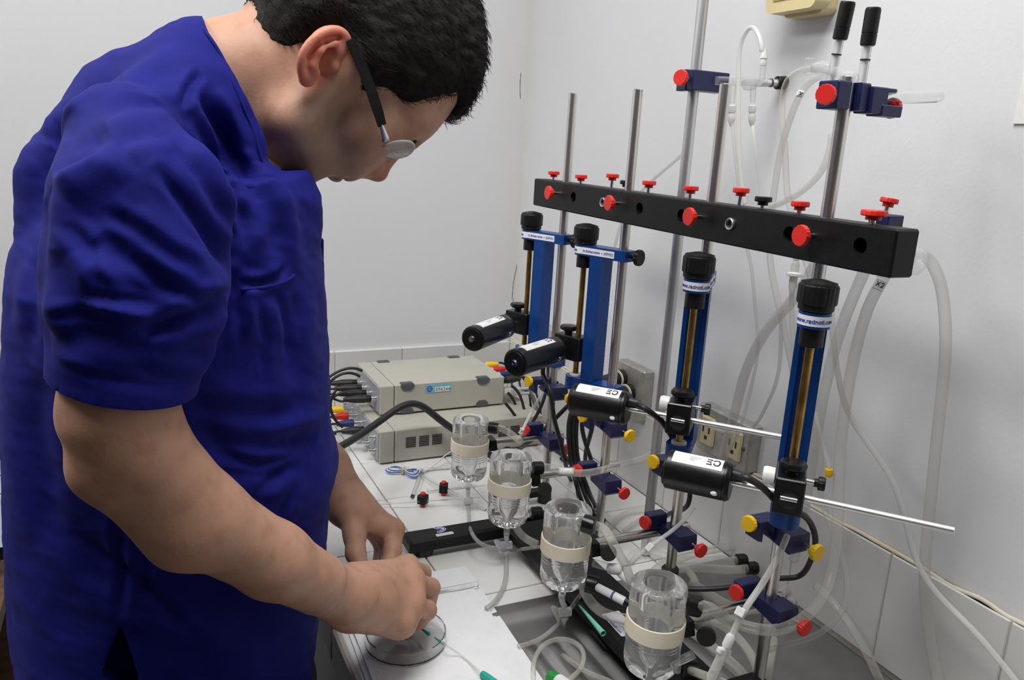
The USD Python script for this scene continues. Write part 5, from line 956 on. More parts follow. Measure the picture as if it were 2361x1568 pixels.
# ================================================================== the person: distance fields meshed by surface nets
class Field:
    def __init__(s, lo, hi, h):
        s.lo = np.asarray(lo, float); s.h = h; s.n = np.ceil((np.asarray(hi, float) - s.lo) / h).astype(int) + 1
        s.f = np.full(s.n, 0.06, np.float32)
        s.g = [s.lo[k] + h * np.arange(s.n[k]) for k in range(3)]; s.rs = 1.0
    def _win(s, lo, hi):
        a = np.clip(np.floor((np.asarray(lo) - s.lo) / s.h).astype(int), 0, s.n); b = np.clip(np.ceil((np.asarray(hi) - s.lo) / s.h).astype(int) + 1, 0, s.n)
        if np.any(b <= a): return None
        sl = tuple(slice(i, j) for i, j in zip(a, b))
        return sl, (s.g[0][sl[0]][:, None, None], s.g[1][sl[1]][None, :, None], s.g[2][sl[2]][None, None, :])
    def put(s, fn, lo, hi, k=0.02, op='add'):
        m = k + 0.012; w = s._win(np.asarray(lo) - m, np.asarray(hi) + m)
        if w is None: return
        sl, P = w; d = fn(*P).astype(np.float32); o = s.f[sl]
        if op == 'sub': d, o2 = -d, o; hh = np.clip(0.5 - 0.5 * (d - o2) / k * -1, 0, 1); hh = np.clip(0.5 + 0.5 * (d - o2) / k, 0, 1); s.f[sl] = o2 * (1 - hh) + d * hh + k * hh * (1 - hh)
        else: hh = np.clip(0.5 + 0.5 * (o - d) / k, 0, 1); s.f[sl] = o * (1 - hh) + d * hh - k * hh * (1 - hh)
    def cone(s, a, b, r1, r2, k=0.02, op='add'):
        a, b = np.asarray(a, float), np.asarray(b, float); ba = b - a; L2 = ba @ ba; r1, r2 = r1 * s.rs, r2 * s.rs
        def fn(x, y, z):
            t = np.clip(((x - a[0]) * ba[0] + (y - a[1]) * ba[1] + (z - a[2]) * ba[2]) / L2, 0, 1)
            return np.sqrt((x - a[0] - t * ba[0]) ** 2 + (y - a[1] - t * ba[1]) ** 2 + (z - a[2] - t * ba[2]) ** 2) - (r1 + (r2 - r1) * t)
        R = max(r1, r2); s.put(fn, np.minimum(a, b) - R, np.maximum(a, b) + R, k, op)
    def ball(s, c, r, k=0.015, op='add'): s.cone(c, np.asarray(c) + 1e-5, r, r, k, op)
    def ell(s, c, rad, axes=None, k=0.02, op='add'):
        c = np.asarray(c, float); A = np.eye(3) if axes is None else np.asarray(axes, float); rad = np.asarray(rad, float)
        def fn(x, y, z):
            q = [(x - c[0]) * A[i, 0] + (y - c[1]) * A[i, 1] + (z - c[2]) * A[i, 2] for i in range(3)]
            k0 = np.sqrt(sum((q[i] / rad[i]) ** 2 for i in range(3))); k1 = np.sqrt(sum((q[i] / rad[i] ** 2) ** 2 for i in range(3))) + 1e-9
            return k0 * (k0 - 1) / k1
        R = rad.max(); s.put(fn, c - R, c + R, k, op)
    def mesh(s, keep=None):
        f = s.f; neg = f < 0; n = np.array(f.shape) - 1
        cnt = np.zeros(n, np.int8)
        for c in np.ndindex(2, 2, 2): cnt += neg[c[0]:c[0] + n[0], c[1]:c[1] + n[1], c[2]:c[2] + n[2]]
        act = (cnt > 0) & (cnt < 8); ijk = np.argwhere(act); idx = np.full(n, -1, np.int32); idx[act] = np.arange(len(ijk))
        cv = {c: f[ijk[:, 0] + c[0], ijk[:, 1] + c[1], ijk[:, 2] + c[2]] for c in np.ndindex(2, 2, 2)}
        acc = np.zeros((len(ijk), 3)); num = np.zeros(len(ijk))
        for ax_ in range(3):
            for c in np.ndindex(2, 2, 2):
                if c[ax_]: continue
                c2 = list(c); c2[ax_] = 1; a, b = cv[c], cv[tuple(c2)]; cr = (a < 0) != (b < 0)
                t = np.where(cr, a / np.where(np.abs(a - b) < 1e-12, 1, a - b), 0); p = np.tile(np.array(c, float), (len(ijk), 1)); p[:, ax_] = t
                acc += p * cr[:, None]; num += cr
        V = s.lo + s.h * (ijk + acc / num[:, None]); F = []
        for ax_ in range(3):
            u, v = [(1, 2), (2, 0), (0, 1)][ax_]
            A = [slice(None)] * 3; B = [slice(None)] * 3; A[ax_] = slice(0, -1); B[ax_] = slice(1, None)
            e = np.argwhere(neg[tuple(A)] != neg[tuple(B)]); e = e[(e[:, u] > 0) & (e[:, v] > 0) & (e[:, u] < n[u]) & (e[:, v] < n[v])]
            q = []
            for du, dv in ((-1, -1), (0, -1), (0, 0), (-1, 0)):
                c = e.copy(); c[:, u] += du; c[:, v] += dv; q.append(idx[c[:, 0], c[:, 1], c[:, 2]])
            q = np.stack(q, 1); flip = ~neg[tuple(e.T)]; q[flip] = q[flip][:, ::-1]; F.append(q[(q >= 0).all(1)])
        F = np.vstack(F); F = np.vstack([F[:, [0, 1, 2]], F[:, [0, 2, 3]]])
        if keep is not None:
            F = F[keep(V)[F].all(1)]; used = np.unique(F); m = np.full(len(V), -1); m[used] = np.arange(len(used)); V, F = V[used], m[F]
        return V, F
def vnormals(V, F):
    n = np.zeros_like(V); c = np.cross(V[F[:, 1]] - V[F[:, 0]], V[F[:, 2]] - V[F[:, 0]])
    for k in range(3): np.add.at(n, F[:, k], c)
    return n / (np.linalg.norm(n, axis=1, keepdims=True) + 1e-12)
def relax(V, F, n=2, lam=0.5):
    """Taubin smoothing: n rounds of shrinking and swelling."""
    import scipy.sparse as sps
    e = np.vstack([F[:, [0, 1]], F[:, [1, 2]], F[:, [2, 0]]]); e = np.unique(np.sort(e, 1), axis=0); N = len(V)
    A = sps.coo_matrix((np.ones(2 * len(e)), (np.r_[e[:, 0], e[:, 1]], np.r_[e[:, 1], e[:, 0]])), (N, N)).tocsr(); deg = np.maximum(np.asarray(A.sum(1)).ravel(), 1)[:, None]; on = (np.asarray(A.sum(1)).ravel() > 0)[:, None]
    for _ in range(n):
        for l_ in (lam, -lam - 0.03): V = V + l_ * (A @ V / deg - V) * on
    return V, F
def depth(P): return float((np.asarray(P) - EYE) @ ROT[2])
def rp(n, P): return n * depth(P) / FPX          # so many pixels at P, in metres
def poly2(x, z, pts):
    """Signed distance in the x-z plane to a closed outline, positive inside."""
    pts = np.asarray(pts, float); d = np.full(np.broadcast(x, z).shape, 1e9); ins = np.zeros(d.shape, bool)
    for a, b in zip(pts, np.roll(pts, -1, 0)):
        e = b - a; t = np.clip(((x - a[0]) * e[0] + (z - a[1]) * e[1]) / (e @ e + 1e-12), 0, 1)
        d = np.minimum(d, (x - a[0] - t * e[0]) ** 2 + (z - a[1] - t * e[1]) ** 2)
        ins ^= ((a[1] > z) != (b[1] > z)) & (x < e[0] * (z - a[1]) / (e[1] if abs(e[1]) > 1e-12 else 1e-12) + a[0])
    return np.where(ins, 1, -1) * np.sqrt(d)
def sstep(x, a, b): t = np.clip((x - a) / (b - a), 0, 1); return t * t * (3 - 2 * t)

YM = 0.82
hp = lambda px, py, dy=0.0: ay(px, py, YM + dy)
def hm(px, py, dy):          # the point at lateral offset dy whose x and z are those of the midplane point
    p = ay(px, py, YM).copy(); p[1] += dy; return p
Fd = unit(V3(0.37, 0, -0.93)); Ud = V3(0.93, 0, 0.37); HA = np.array([Fd, Ud, Y_])

# -------------------------------------------------- head and neck
lo = np.minimum(hp(440, 470), hp(560, -190)) - V3(0.02, 0.115, 0.02); hi = np.maximum(hp(1130, -190), hp(900, 400)) + V3(0.02, 0.115, 0.02)
lo[1], hi[1] = YM - 0.125, YM + 0.125; lo[2] = hp(700, 470)[2] - 0.02
hd = Field(lo, hi, 0.0019)
s1 = rp(1, hp(870, 100))
hd.ell(hp(876, 104), (224 * s1, 218 * s1, 0.0765), HA, 0.02)
hd.ell(hp(735, 45), (150 * s1, 140 * s1, 0.066), HA, 0.04)
hd.ell(hp(922, 275), (62 * s1, 74 * s1, 0.060), HA, 0.02)                   # forehead and brow
for sg in (-1, 1): hd.cone(hm(928, 325, sg * 0.013), hm(905, 305, sg * 0.046), 0.0085, 0.008, 0.012)
hd.ell(hp(812, 300), (98 * s1, 100 * s1, 0.060), HA, 0.02)                   # middle of the face
hd.ell(hp(722, 336), (66 * s1, 80 * s1, 0.048), HA, 0.02)                    # jaw
for sg in (-1, 1):
    hd.cone(hm(650, 280, sg * 0.054), hm(718, 366, sg * 0.016), 0.017, 0.019, 0.02)
    hd.ell(hm(828, 286, sg * 0.044), (0.022, 0.028, 0.020), HA, 0.02)        # cheekbones
    hd.cone(hm(770, 150, sg * 0.066), hm(650, 275, sg * 0.055), 0.014, 0.014, 0.03)
hd.ball(hp(718, 390), 22 * s1, 0.012)                                        # chin
hd.cone(hp(640, 165), hp(470, 194), 0.058, 0.0525, 0.02)                      # neck
hd.cone(hm(470, 198, 0), hm(420, 290, 0), 0.050, 0.045, 0.004)
hd.cone(hp(650, 250), hp(560, 330), 0.045, 0.045, 0.03)                      # throat
# eyes
for sg in (-1, 1):
    hd.ball(hm(906, 343, sg * 0.033), 0.0150, 0.010, 'sub')
    hd.ball(hm(884, 326, sg * 0.031), 0.0125, 0.004)
    hd.cone(hm(893, 340, sg * 0.018), hm(884, 334, sg * 0.044), 0.0030, 0.0030, 0.004)
# nose
hd.cone(hp(922, 330), hp(888, 368), 0.0070, 0.0075, 0.012)
hd.cone(hp(892, 362), hp(872, 395), 0.0070, 0.0088, 0.008)
hd.ball(hp(873, 397), 0.0086, 0.006)
hd.cone(hp(850, 385), hp(838, 372), 0.0085, 0.012, 0.012)
for sg in (-1, 1):
    hd.ell(hm(854, 384, sg * 0.0125), (0.0085, 0.0095, 0.0062), HA, 0.005)
    hd.ball(hm(851, 399, sg * 0.0070), 0.0032, 0.003, 'sub')
# mouth
hd.ell(hp(800, 375), (36 * s1, 42 * s1, 0.034), HA, 0.016)
hd.ell(hp(806, 399), (14 * s1, 14 * s1, 0.021), HA, 0.006)
hd.ell(hp(772, 403), (13.5 * s1, 15 * s1, 0.019), HA, 0.006)
hd.cone(hm(788, 411, -0.024), hm(788, 411, 0.024), 0.0022, 0.0022, 0.004, 'sub')
hd.cone(hm(744, 414, -0.02), hm(744, 414, 0.02), 0.0045, 0.0045, 0.010, 'sub')
_na, _nb = hp(436, 40), hp(480, 330)
SK_V, SK_F = hd.mesh(lambda V: V[:, 0] > _na[0] + (_nb[0] - _na[0]) * (V[:, 2] - _na[2]) / (_nb[2] - _na[2]))
SK_V, SK_F = relax(SK_V, SK_F, 2)
parts_skin = [(SK_V, SK_F)]

# -------------------------------------------------- the ears
def ear(mirror):
    ye = YM - 0.078
    e = lambda px, py, dy=0.0: (lambda p: V3(p[0], 2 * YM - p[1] if mirror else p[1], p[2]))(ay(px, py, ye + 0.006 - dy) * 1.0)
    c = e(745, 130); f = Field(c - 0.055, c + 0.055, 0.0012)
    rim = [(800, 118, 0.004), (801, 95, 0.008), (790, 77, 0.012), (768, 70, 0.016), (742, 78, 0.020), (717, 97, 0.022), (700, 123, 0.022), (694, 150, 0.019), (698, 176, 0.014)]
    P = [e(*q) for q in rim]
    P = spline(P, 0.004)
    for a, b in zip(P[:-1], P[1:]): f.cone(a, b, 0.0034, 0.0034, 0.002)
    plate = [((762, 94, 0.010), 0.0125), ((745, 106, 0.012), 0.0125), ((724, 124, 0.013), 0.011), ((718, 148, 0.012), 0.0095), ((780, 94, 0.007), 0.0085)]
    for q, r in plate: f.ell(e(*q), (r, 0.0042, r), None, 0.006)
    f.ell(e(711, 172, 0.010), (0.0078, 0.0050, 0.0100), None, 0.005)            # lobe
    f.ell(e(703, 184, 0.008), (0.0048, 0.0042, 0.0055), None, 0.004)
    f.cone(e(770, 100, 0.016), e(738, 118, 0.018), 0.0030, 0.0034, 0.004)       # antihelix
    f.cone(e(738, 118, 0.018), e(720, 150, 0.016), 0.0034, 0.0034, 0.004)
    f.cone(e(720, 150, 0.016), e(728, 168, 0.012), 0.0034, 0.0034, 0.004)
    f.ell(e(752, 135, 0.012), (0.0095, 0.0075, 0.0125), None, 0.004, 'sub')     # concha
    f.cone(e(780, 85, 0.014), e(750, 92, 0.018), 0.0022, 0.0025, 0.003, 'sub')
    f.cone(e(735, 98, 0.020), e(708, 128, 0.021), 0.0022, 0.0022, 0.003, 'sub')
    f.ell(e(768, 152, 0.006), (0.0055, 0.0055, 0.0060), None, 0.004)            # tragus
    f.cone(e(775, 118, 0.0), e(748, 140, -0.004), 0.012, 0.014, 0.004)          # root
    V, F = f.mesh(); V, F = relax(V, F, 1); return V, F
parts_skin += [ear(False), ear(True)]

# -------------------------------------------------- arms, trunk and legs as one surface
P_sh = [ay(285, 330, YM - 0.165), ay(285, 330, YM - 0.165) * V3(1, 0, 1) + V3(0, YM + 0.165, 0)]
P_el, P_wr = ay(262, 1040, 0.625), ay(792, 1376, 0.668)
bd = Field(V3(-0.24, 0.50, 0.80), V3(0.36, 1.14, 1.52), 0.0028)
ua0, ua1 = ay(285, 640, 0.612), ay(274, 950, 0.597)
bd.cone(P_sh[0] - Z_ * 0.02, ua0, 0.020, rp(122, ua0), 0.012); bd.cone(ua0, ua1, rp(122, ua0), rp(122, ua1), 0.012)
fa0, fa1, fa2, fa3 = ay(306, 1022, 0.597), ay(460, 1196, 0.612), ay(630, 1292, 0.632), P_wr
bd.cone(ua1, fa0, rp(122, ua1), rp(112, fa0), 0.012)
bd.cone(fa0, fa1, rp(112, fa0), rp(104, fa1), 0.012); bd.cone(fa1, fa2, rp(104, fa1), rp(84, fa2), 0.012); fm = fa2 + (fa3 - fa2) * 0.62; rm = rp(84, fa2) * 0.38 + rp(60, fa3) * 0.62; bd.cone(fa2, fm, rp(84, fa2), rm, 0.012); bd.cone(fm, fa2 + (fa3 - fa2) * 0.85, rm, rm - 0.007, 0.004)
el = ay(228, 1088, 0.595); bd.ball(el, rp(40, el), 0.025); el2 = ay(405, 1236, 0.604); bd.cone(el, el2, rp(36, el), rp(58, el2), 0.025)
L_el, L_w0, L_wr = ay(640, 960, 1.02), ay(748, 1080, 0.950), ay(802, 1162, 0.915)
L_ua = V3(P_sh[1][0] + 0.03, 1.01, 1.25)
bd.cone(P_sh[1], L_ua, 0.040, 0.045, 0.012); bd.cone(L_ua, L_el, 0.050, 0.044, 0.03); bd.cone(L_el, L_w0, 0.044, 0.031, 0.012); bd.cone(L_w0, L_w0 * 0.4 + L_wr * 0.6, 0.031, 0.0283, 0.012); bd.cone(L_w0 * 0.4 + L_wr * 0.6, L_w0 * 0.1 + L_wr * 0.9, 0.0283, 0.022, 0.004)
nb = hm(430, 260, 0)
bd.cone(nb, V3(0.05, YM, 1.34), 0.045, 0.045, 0.02); bd.cone(P_sh[0] - Z_ * 0.02, P_sh[1] - Z_ * 0.02, 0.022, 0.022, 0.012); bd.cone(V3(0.05, YM, 1.36), V3(0.03, YM, 1.0), 0.11, 0.11, 0.04); bd.cone(V3(0.02, YM, 1.0), V3(0.02, YM, 0.80), 0.115, 0.115, 0.04)
B_V, B_F = bd.mesh(); B_V, B_F = relax(B_V, B_F, 2)
parts_skin.append((B_V, B_F))

# -------------------------------------------------- hands
def finger(f, pts, rr, k=0.005):
    for a, b, r1, r2 in zip(pts[:-1], pts[1:], rr[:-1], rr[1:]): f.cone(a, b, r1, r2, k)
def hand_field(c, r=0.12): return Field(np.asarray(c) - r, np.asarray(c) + r, 0.0016)
H_ = lambda px, py, y_: ay(px, py, y_)
# the right hand: back of the hand to the viewer, fingers bent, holding a glass hook down into the dish
rh = hand_field(H_(880, 1370, 0.707), 0.125)
rh.cone(fa2, P_wr, rp(84, fa2), rp(60, P_wr), 0.012)
rh.cone(P_wr, H_(842, 1375, 0.687), rp(60, P_wr), rp(60, P_wr), 0.012)
rh.rs = 0.92
K2, K3, K4, K5 = H_(938, 1308, 0.747), H_(948, 1343, 0.722), H_(946, 1390, 0.702), H_(928, 1432, 0.688)
for Kk, w0, r0, r1 in ((K2, H_(815, 1348, 0.697), 0.0200, 0.0128), (K3, H_(815, 1365, 0.687), 0.0220, 0.0135), (K4, H_(812, 1385, 0.680), 0.0220, 0.0132), (K5, H_(810, 1405, 0.680), 0.0200, 0.0125)): rh.cone(w0, Kk, r0, r1, 0.018)
for a, b in ((K2, K3), (K3, K4), (K4, K5)): rh.cone(a, b, 0.0125, 0.0125, 0.012)
rh.cone(H_(850, 1410, 0.697), H_(915, 1440, 0.694), 0.020, 0.0145, 0.015)
rh.cone(H_(845, 1360, 0.717), H_(915, 1390, 0.737), 0.024, 0.020, 0.015)
tipP = H_(940, 1474, 0.730)
finger(rh, [K2, H_(972, 1322, 0.776), H_(970, 1392, 0.778), H_(950, 1442, 0.758)], [0.0120, 0.0112, 0.0100, 0.0080])
finger(rh, [K3, H_(992, 1356, 0.742), H_(985, 1398, 0.752), H_(962, 1436, 0.752)], [0.0125, 0.0118, 0.0102, 0.0085], 0.003)
finger(rh, [K4, H_(984, 1407, 0.716), H_(966, 1430, 0.730), H_(946, 1448, 0.736)], [0.0122, 0.0114, 0.0098, 0.0080], 0.003)
finger(rh, [K5, H_(936, 1448, 0.698), H_(915, 1457, 0.712), H_(895, 1448, 0.724)], [0.0120, 0.0098, 0.0088, 0.0078], 0.003)
finger(rh, [H_(840, 1390, 0.727), H_(895, 1420, 0.758), H_(922, 1446, 0.758), H_(940, 1460, 0.749)], [0.0160, 0.0125, 0.0105, 0.0085], 0.006)      # thumb, beyond the palm
wn = unit(P_wr - fa2); wc = fa2 + (P_wr - fa2) * 0.52
parts_skin.append(relax(*rh.mesh(lambda V: (V - wc) @ wn > 0), 1))
# the left hand: thumb down, fingers curled round
lh = hand_field(H_(845, 1215, 0.905), 0.125)
lh.cone(L_w0, L_wr, 0.031, 0.0265, 0.012)
lh.rs = 0.92
Kb = [H_(908, 1222, 0.880), H_(903, 1228, 0.900), H_(893, 1235, 0.920), H_(880, 1242, 0.937)]
for q in range(4): lh.cone(L_wr + V3(0, 0.010 * (q - 1.5), 0), Kb[q], 0.0215, 0.0125, 0.018)
for a, b in zip(Kb[:-1], Kb[1:]): lh.cone(a, b, 0.0120, 0.0120, 0.012)
finger(lh, [Kb[0], H_(906, 1268, 0.855), H_(898, 1302, 0.840), H_(880, 1318, 0.825)], [0.0125, 0.0118, 0.0102, 0.0082], 0.004)
finger(lh, [Kb[1], H_(900, 1280, 0.880), H_(888, 1312, 0.860), H_(872, 1322, 0.843)], [0.0125, 0.0115, 0.0100, 0.0080], 0.004)
finger(lh, [Kb[2], H_(890, 1288, 0.905), H_(876, 1318, 0.880), H_(862, 1322, 0.860)], [0.0120, 0.0112, 0.0098, 0.0080], 0.004)
finger(lh, [Kb[3], H_(878, 1285, 0.925), H_(866, 1312, 0.905), H_(855, 1318, 0.887)], [0.0115, 0.0100, 0.0088, 0.0076], 0.004)
finger(lh, [H_(812, 1190, 0.890), H_(818, 1236, 0.865), H_(820, 1276, 0.845), H_(832, 1308, 0.830)], [0.0195, 0.0130, 0.0112, 0.0092], 0.010)
lh.cone(H_(830, 1185, 0.900), H_(872, 1215, 0.880), 0.020, 0.014, 0.015)
wn2 = unit(L_wr - L_w0); wc2 = L_w0 + (L_wr - L_w0) * 0.5
parts_skin.append(relax(*lh.mesh(lambda V: (V - wc2) @ wn2 > 0), 1))
skin = join(*parts_skin)

person = Thing('person', 'person in a royal blue short sleeved shirt and glasses bending over the petri dish', 'person', (0.0, YM, 0.0))
def skin_material():
    N = {'g': ('geometry', {}), 'n': ('noise_texture', {'scale': 55.0, 'detail': 4.0}), 'n2': ('noise_texture', {'scale': 420.0, 'detail': 2.0}),
         'r': ('rgb_ramp', {'ramp': [(0.3, (0.38, 0.20, 0.13)), (0.5, (0.45, 0.25, 0.17)), (0.72, (0.485, 0.27, 0.185))]}),
         'ab': ('attribute', {'attribute': 'beard'}), 'af': ('attribute', {'attribute': 'flush'}), 'al': ('attribute', {'attribute': 'lips'}),
         'mb': ('mix_color', {'b': (0.23, 0.165, 0.13)}), 'mf': ('mix_color', {'b': (0.56, 0.17, 0.11)}), 'ml': ('mix_color', {'b': (0.34, 0.11, 0.09)}),
         'b': ('bump', {'strength': 0.18, 'distance': 0.0008}), 'p': ('principled_bsdf', {'roughness': 0.52, 'subsurface_weight': 0.12, 'subsurface_scale': 0.004, 'subsurface_radius': (1.0, 0.35, 0.2), 'specular_ior_level': 0.35})}
    Lk = [('g.position', 'n.vector'), ('g.position', 'n2.vector'), ('n.fac', 'r.fac'), ('r.color', 'mb.a'), ('ab.fac', 'mb.fac'), ('mb.result', 'mf.a'), ('af.fac', 'mf.fac'), ('mf.result', 'ml.a'), ('al.fac', 'ml.fac'), ('ml.result', 'p.base_color'), ('n2.fac', 'b.height'), ('b.normal', 'p.normal')]
    return usdkit.material(stage, '/World/Looks/skin', N, Lk, surface='p.BSDF')
M_skin = skin_material()
bp = person.part('body', skin, M_skin, True)
V = skin[0]; XZ = lambda pts, y_: [tuple(ay(a, b, y_)[[0, 2]]) for a, b in pts]
headm = V[:, 2] > 1.36
bpoly = XZ([(735, 215), (800, 245), (822, 300), (838, 350), (842, 400), (800, 430), (700, 440), (660, 430), (640, 360), (645, 300), (670, 240), (700, 215)], YM - 0.06)
beard = sstep(poly2(V[:, 0], V[:, 2], bpoly), -0.012, 0.014) * headm * (0.55 + 0.3 * (meshkit.noise(V * 160) - 0.5))
epoly = XZ([(675, 205), (675, 130), (700, 80), (770, 50), (820, 80), (815, 130), (770, 175), (720, 210)], YM - 0.075)
flush = sstep(poly2(V[:, 0], V[:, 2], epoly), -0.004, 0.006) * headm * (np.abs(V[:, 1] - YM) > 0.07) * 0.75
npoly = XZ([(905, 365), (900, 400), (880, 420), (850, 405), (862, 372)], YM); flush = np.maximum(flush, 0.35 * sstep(poly2(V[:, 0], V[:, 2], npoly), -0.006, 0.006) * headm)
lpoly = XZ([(816, 408), (803, 422), (770, 424), (752, 412), (770, 396), (800, 395)], YM); lips = 0.8 * sstep(poly2(V[:, 0], V[:, 2], lpoly), -0.002, 0.003) * headm * (np.abs(V[:, 1] - YM) < 0.026)
api = UsdGeom.PrimvarsAPI(stage.GetPrimAtPath(bp))
for nm, arr in (('beard', beard), ('flush', flush), ('lips', lips)):
    api.CreatePrimvar(nm, Sdf.ValueTypeNames.FloatArray, 'vertex').Set(Vt.FloatArray.FromNumpy(np.clip(arr, 0, 1).astype(np.float32)))
# eyebrows
M_hair = pm('dark_hair', (0.008, 0.0065, 0.006), (0.015, 0.012, 0.010), 300, 0.72, bump=(700, 0.4, 0.001), stretch=(0.6, 1, 1), specular_ior_level=0.22)
for sg in (-1, 1):
    person.part('eyebrow', tube([hm(944, 333, sg * 0.016), hm(936, 322, sg * 0.030), hm(917, 305, sg * 0.050), hm(905, 298, sg * 0.056)], lambda s: 0.0030 * (1 - 0.6 * s), 8), M_hair, True)

# -------------------------------------------------- hair
hr = Field(lo, hi, 0.0019); hr.f[:] = hd.f
gx, gy, gz = np.meshgrid(hr.g[0], np.array([0.0]), hr.g[2], indexing='ij')
hair_out = XZ([(600, -40), (605, 20), (612, 50), (632, 86), (662, 106), (690, 104), (720, 80), (780, 62), (812, 95), (820, 140), (836, 204), (852, 212), (862, 200), (895, 202), (924, 228), (954, 236), (984, 227)], YM - 0.07) + XZ([(1022, 215), (1030, 240), (1020, 268), (1030, 292), (1052, 296), (1085, 275), (1130, 150), (1150, -60), (1000, -190), (760, -190), (640, -120)], YM)
din = poly2(gx[:, 0], gz[:, 0], hair_out)[:, None, :]
thick = 0.0012 + 0.0075 * sstep(din, 0.0, 0.022) + 0.006 * sstep(gx * 1.0, hp(1000, 200)[0], hp(1060, 260)[0]) * sstep(din, -0.001, 0.006)
thick = thick * (0.55 + 0.45 * sstep(gx, hp(620, 60)[0], hp(760, 40)[0]))
PN = np.stack(np.meshgrid(hr.g[0] * 55, hr.g[1] * 150, hr.g[2] * 150, indexing='ij'), -1).astype(np.float32)
nz = meshkit.fbm(PN, 2, 5).astype(np.float32)
hr.f = np.maximum(hr.f - (thick * (0.75 + 0.5 * nz)).astype(np.float32), -(din + 0.006 * (nz - 0.5)).astype(np.float32))
hV, hF = hr.mesh(); hV, hF = relax(hV, hF, 1)
hp_ = person.part('hair', (hV, hF), M_hair, True, label='short dark brown hair combed forward')
hn = vnormals(hV, hF); rg = np.random.default_rng(3)
sel = rg.choice(len(hV), 9000, replace=True); ok = (hn[sel] @ unit(V3(0, 0, 0) + (hV.mean(0) * 0 + V3(0, 0, 1))) > -0.9)
root, nr = hV[sel], hn[sel]
comb = np.tile(unit(V3(0.75, 0, -0.55)), (len(sel), 1)) + rg.normal(0, 0.28, (len(sel), 3)); comb -= nr * (comb * nr).sum(1, keepdims=True); comb /= np.linalg.norm(comb, axis=1, keepdims=True) + 1e-9
ln = rg.uniform(0.008, 0.017, (len(sel), 1)); ln *= np.where(root[:, 0:1] < hp(720, 50)[0], 0.5, 1.0)
pts = np.stack([root - nr * 0.001, root + comb * ln * 0.5 + nr * 0.0014, root + comb * ln + nr * 0.0010], 1)
bc = UsdGeom.BasisCurves.Define(stage, person.path + '/hair_strands'); bc.CreateTypeAttr('linear')
bc.CreatePointsAttr(Vt.Vec3fArray.FromNumpy((pts.reshape(-1, 3) - person.at).astype(np.float32))); bc.CreateCurveVertexCountsAttr(Vt.IntArray.FromNumpy(np.full(len(pts), 3, np.int32)))
bc.CreateWidthsAttr(Vt.FloatArray.FromNumpy(np.tile(np.array([0.00045, 0.0004, 0.00015], np.float32), len(pts)))); bc.SetWidthsInterpolation('vertex')
UsdShade.MaterialBindingAPI.Apply(bc.GetPrim()).Bind(M_hair); bc.GetPrim().SetCustomDataByKey('kind', 'stuff')

# -------------------------------------------------- the shirt
RS = P_sh[0]
# cones that make the shoulders and sleeves: centre by line of sight and sideways offset, radii in pixels of the photograph
SHIRT_TRUNK = [((478, 186, 0), (320, 280, 0), 135, 140), ((320, 280, 0), (225, 430, 0), 140, 150), ((520, 250, 0), (600, 470, 0), 104, 112), ((225, 430, 0), (240, 600, 0), 150, 170)]
for sg in (-1, 1): SHIRT_TRUNK += [((480, 196, sg * 0.02), (290, 320, sg * 0.12), 124, 112), ((530, 262, sg * 0.050), (600, 470, sg * 0.055), 90, 104)]
SHIRT_SLEEVE = [(((288, 318, YM - 0.145), 122), ((325, 470, 0.625), 180)), (((325, 470, 0.625), 180), ((318, 650, 0.612), 182)), (((318, 650, 0.612), 182), ((276, 950, 0.597), 156))]
SLO, SHI, SH = V3(-0.20, 0.50, 0.845), V3(0.25, 1.12, 1.58), 0.0026
sf = Field(SLO, SHI, SH); sl = Field(SLO, SHI, SH)
sect = [  # row, left edge, right edge, half width across
    (392, 170, 700, 0.138), (430, 130, 716, 0.148), (520, 64, 722, 0.158), (640, 12, 736, 0.162), (760, 4, 744, 0.160), (880, 2, 748, 0.158), (980, 2, 752, 0.157), (1050, 4, 765, 0.157), (1085, 4, 770, 0.157), (1115, 4, 762, 0.157), (1160, 6, 750, 0.158), (1230, 8, 746, 0.160), (1300, 12, 738, 0.164), (1400, 22, 728, 0.168), (1500, 38, 718, 0.172), (1600, 52, 706, 0.174)]
zs = np.array([ay(375, r_, YM)[2] for r_, *_ in sect]); xa = np.array([ay(l_, r_, YM)[0] for r_, l_, *_ in sect]); xb = np.array([ay(q_, r_, YM)[0] for r_, l_, q_, w_ in sect]); wd = np.array([w_ for *_, w_ in sect])
o_ = np.argsort(zs); zs, xa, xb, wd = zs[o_], xa[o_], xb[o_], wd[o_]
def torso(x, y, z):
    zz = np.clip(z, zs[0], zs[-1]); a0, a1, b = np.interp(zz, zs, xa), np.interp(zz, zs, xb), np.interp(zz, zs, wd)
    cx, ra = (a0 + a1) / 2, (a1 - a0) / 2
    k0 = (np.abs((x - cx) / ra) ** 2.15 + np.abs((y - YM) / b) ** 2.15) ** (1 / 2.15)
    d = (k0 - 1) * np.minimum(ra, b); over = np.maximum(z - zs[-1], 0); return np.sqrt(np.maximum(d, 0) ** 2 + over ** 2) + np.minimum(d, 0) * (over <= 0)
sf.put(torso, V3(-0.26, 0.55, 0.84), V3(0.30, 1.10, zs[-1] + 0.02), 0.03)
for a_, b_, r1_, r2_ in SHIRT_TRUNK:
    A, B = hm(*a_), hm(*b_); sf.cone(A, B, rp(r1_, A), rp(r2_, B), 0.022)
for pts in SHIRT_SLEEVE:
    (a_, ra_), (b_, rb_) = pts; A, B = ay(*a_), ay(*b_); sl.cone(A, B, rp(ra_, A), rp(rb_, B), 0.02)
l0, l1 = V3(P_sh[1][0] + 0.005, YM + 0.16, P_sh[1][2] - 0.02), V3(L_ua[0], 1.02, L_ua[2] - 0.02); sl.cone(l0, l1, 0.070, 0.068, 0.02)
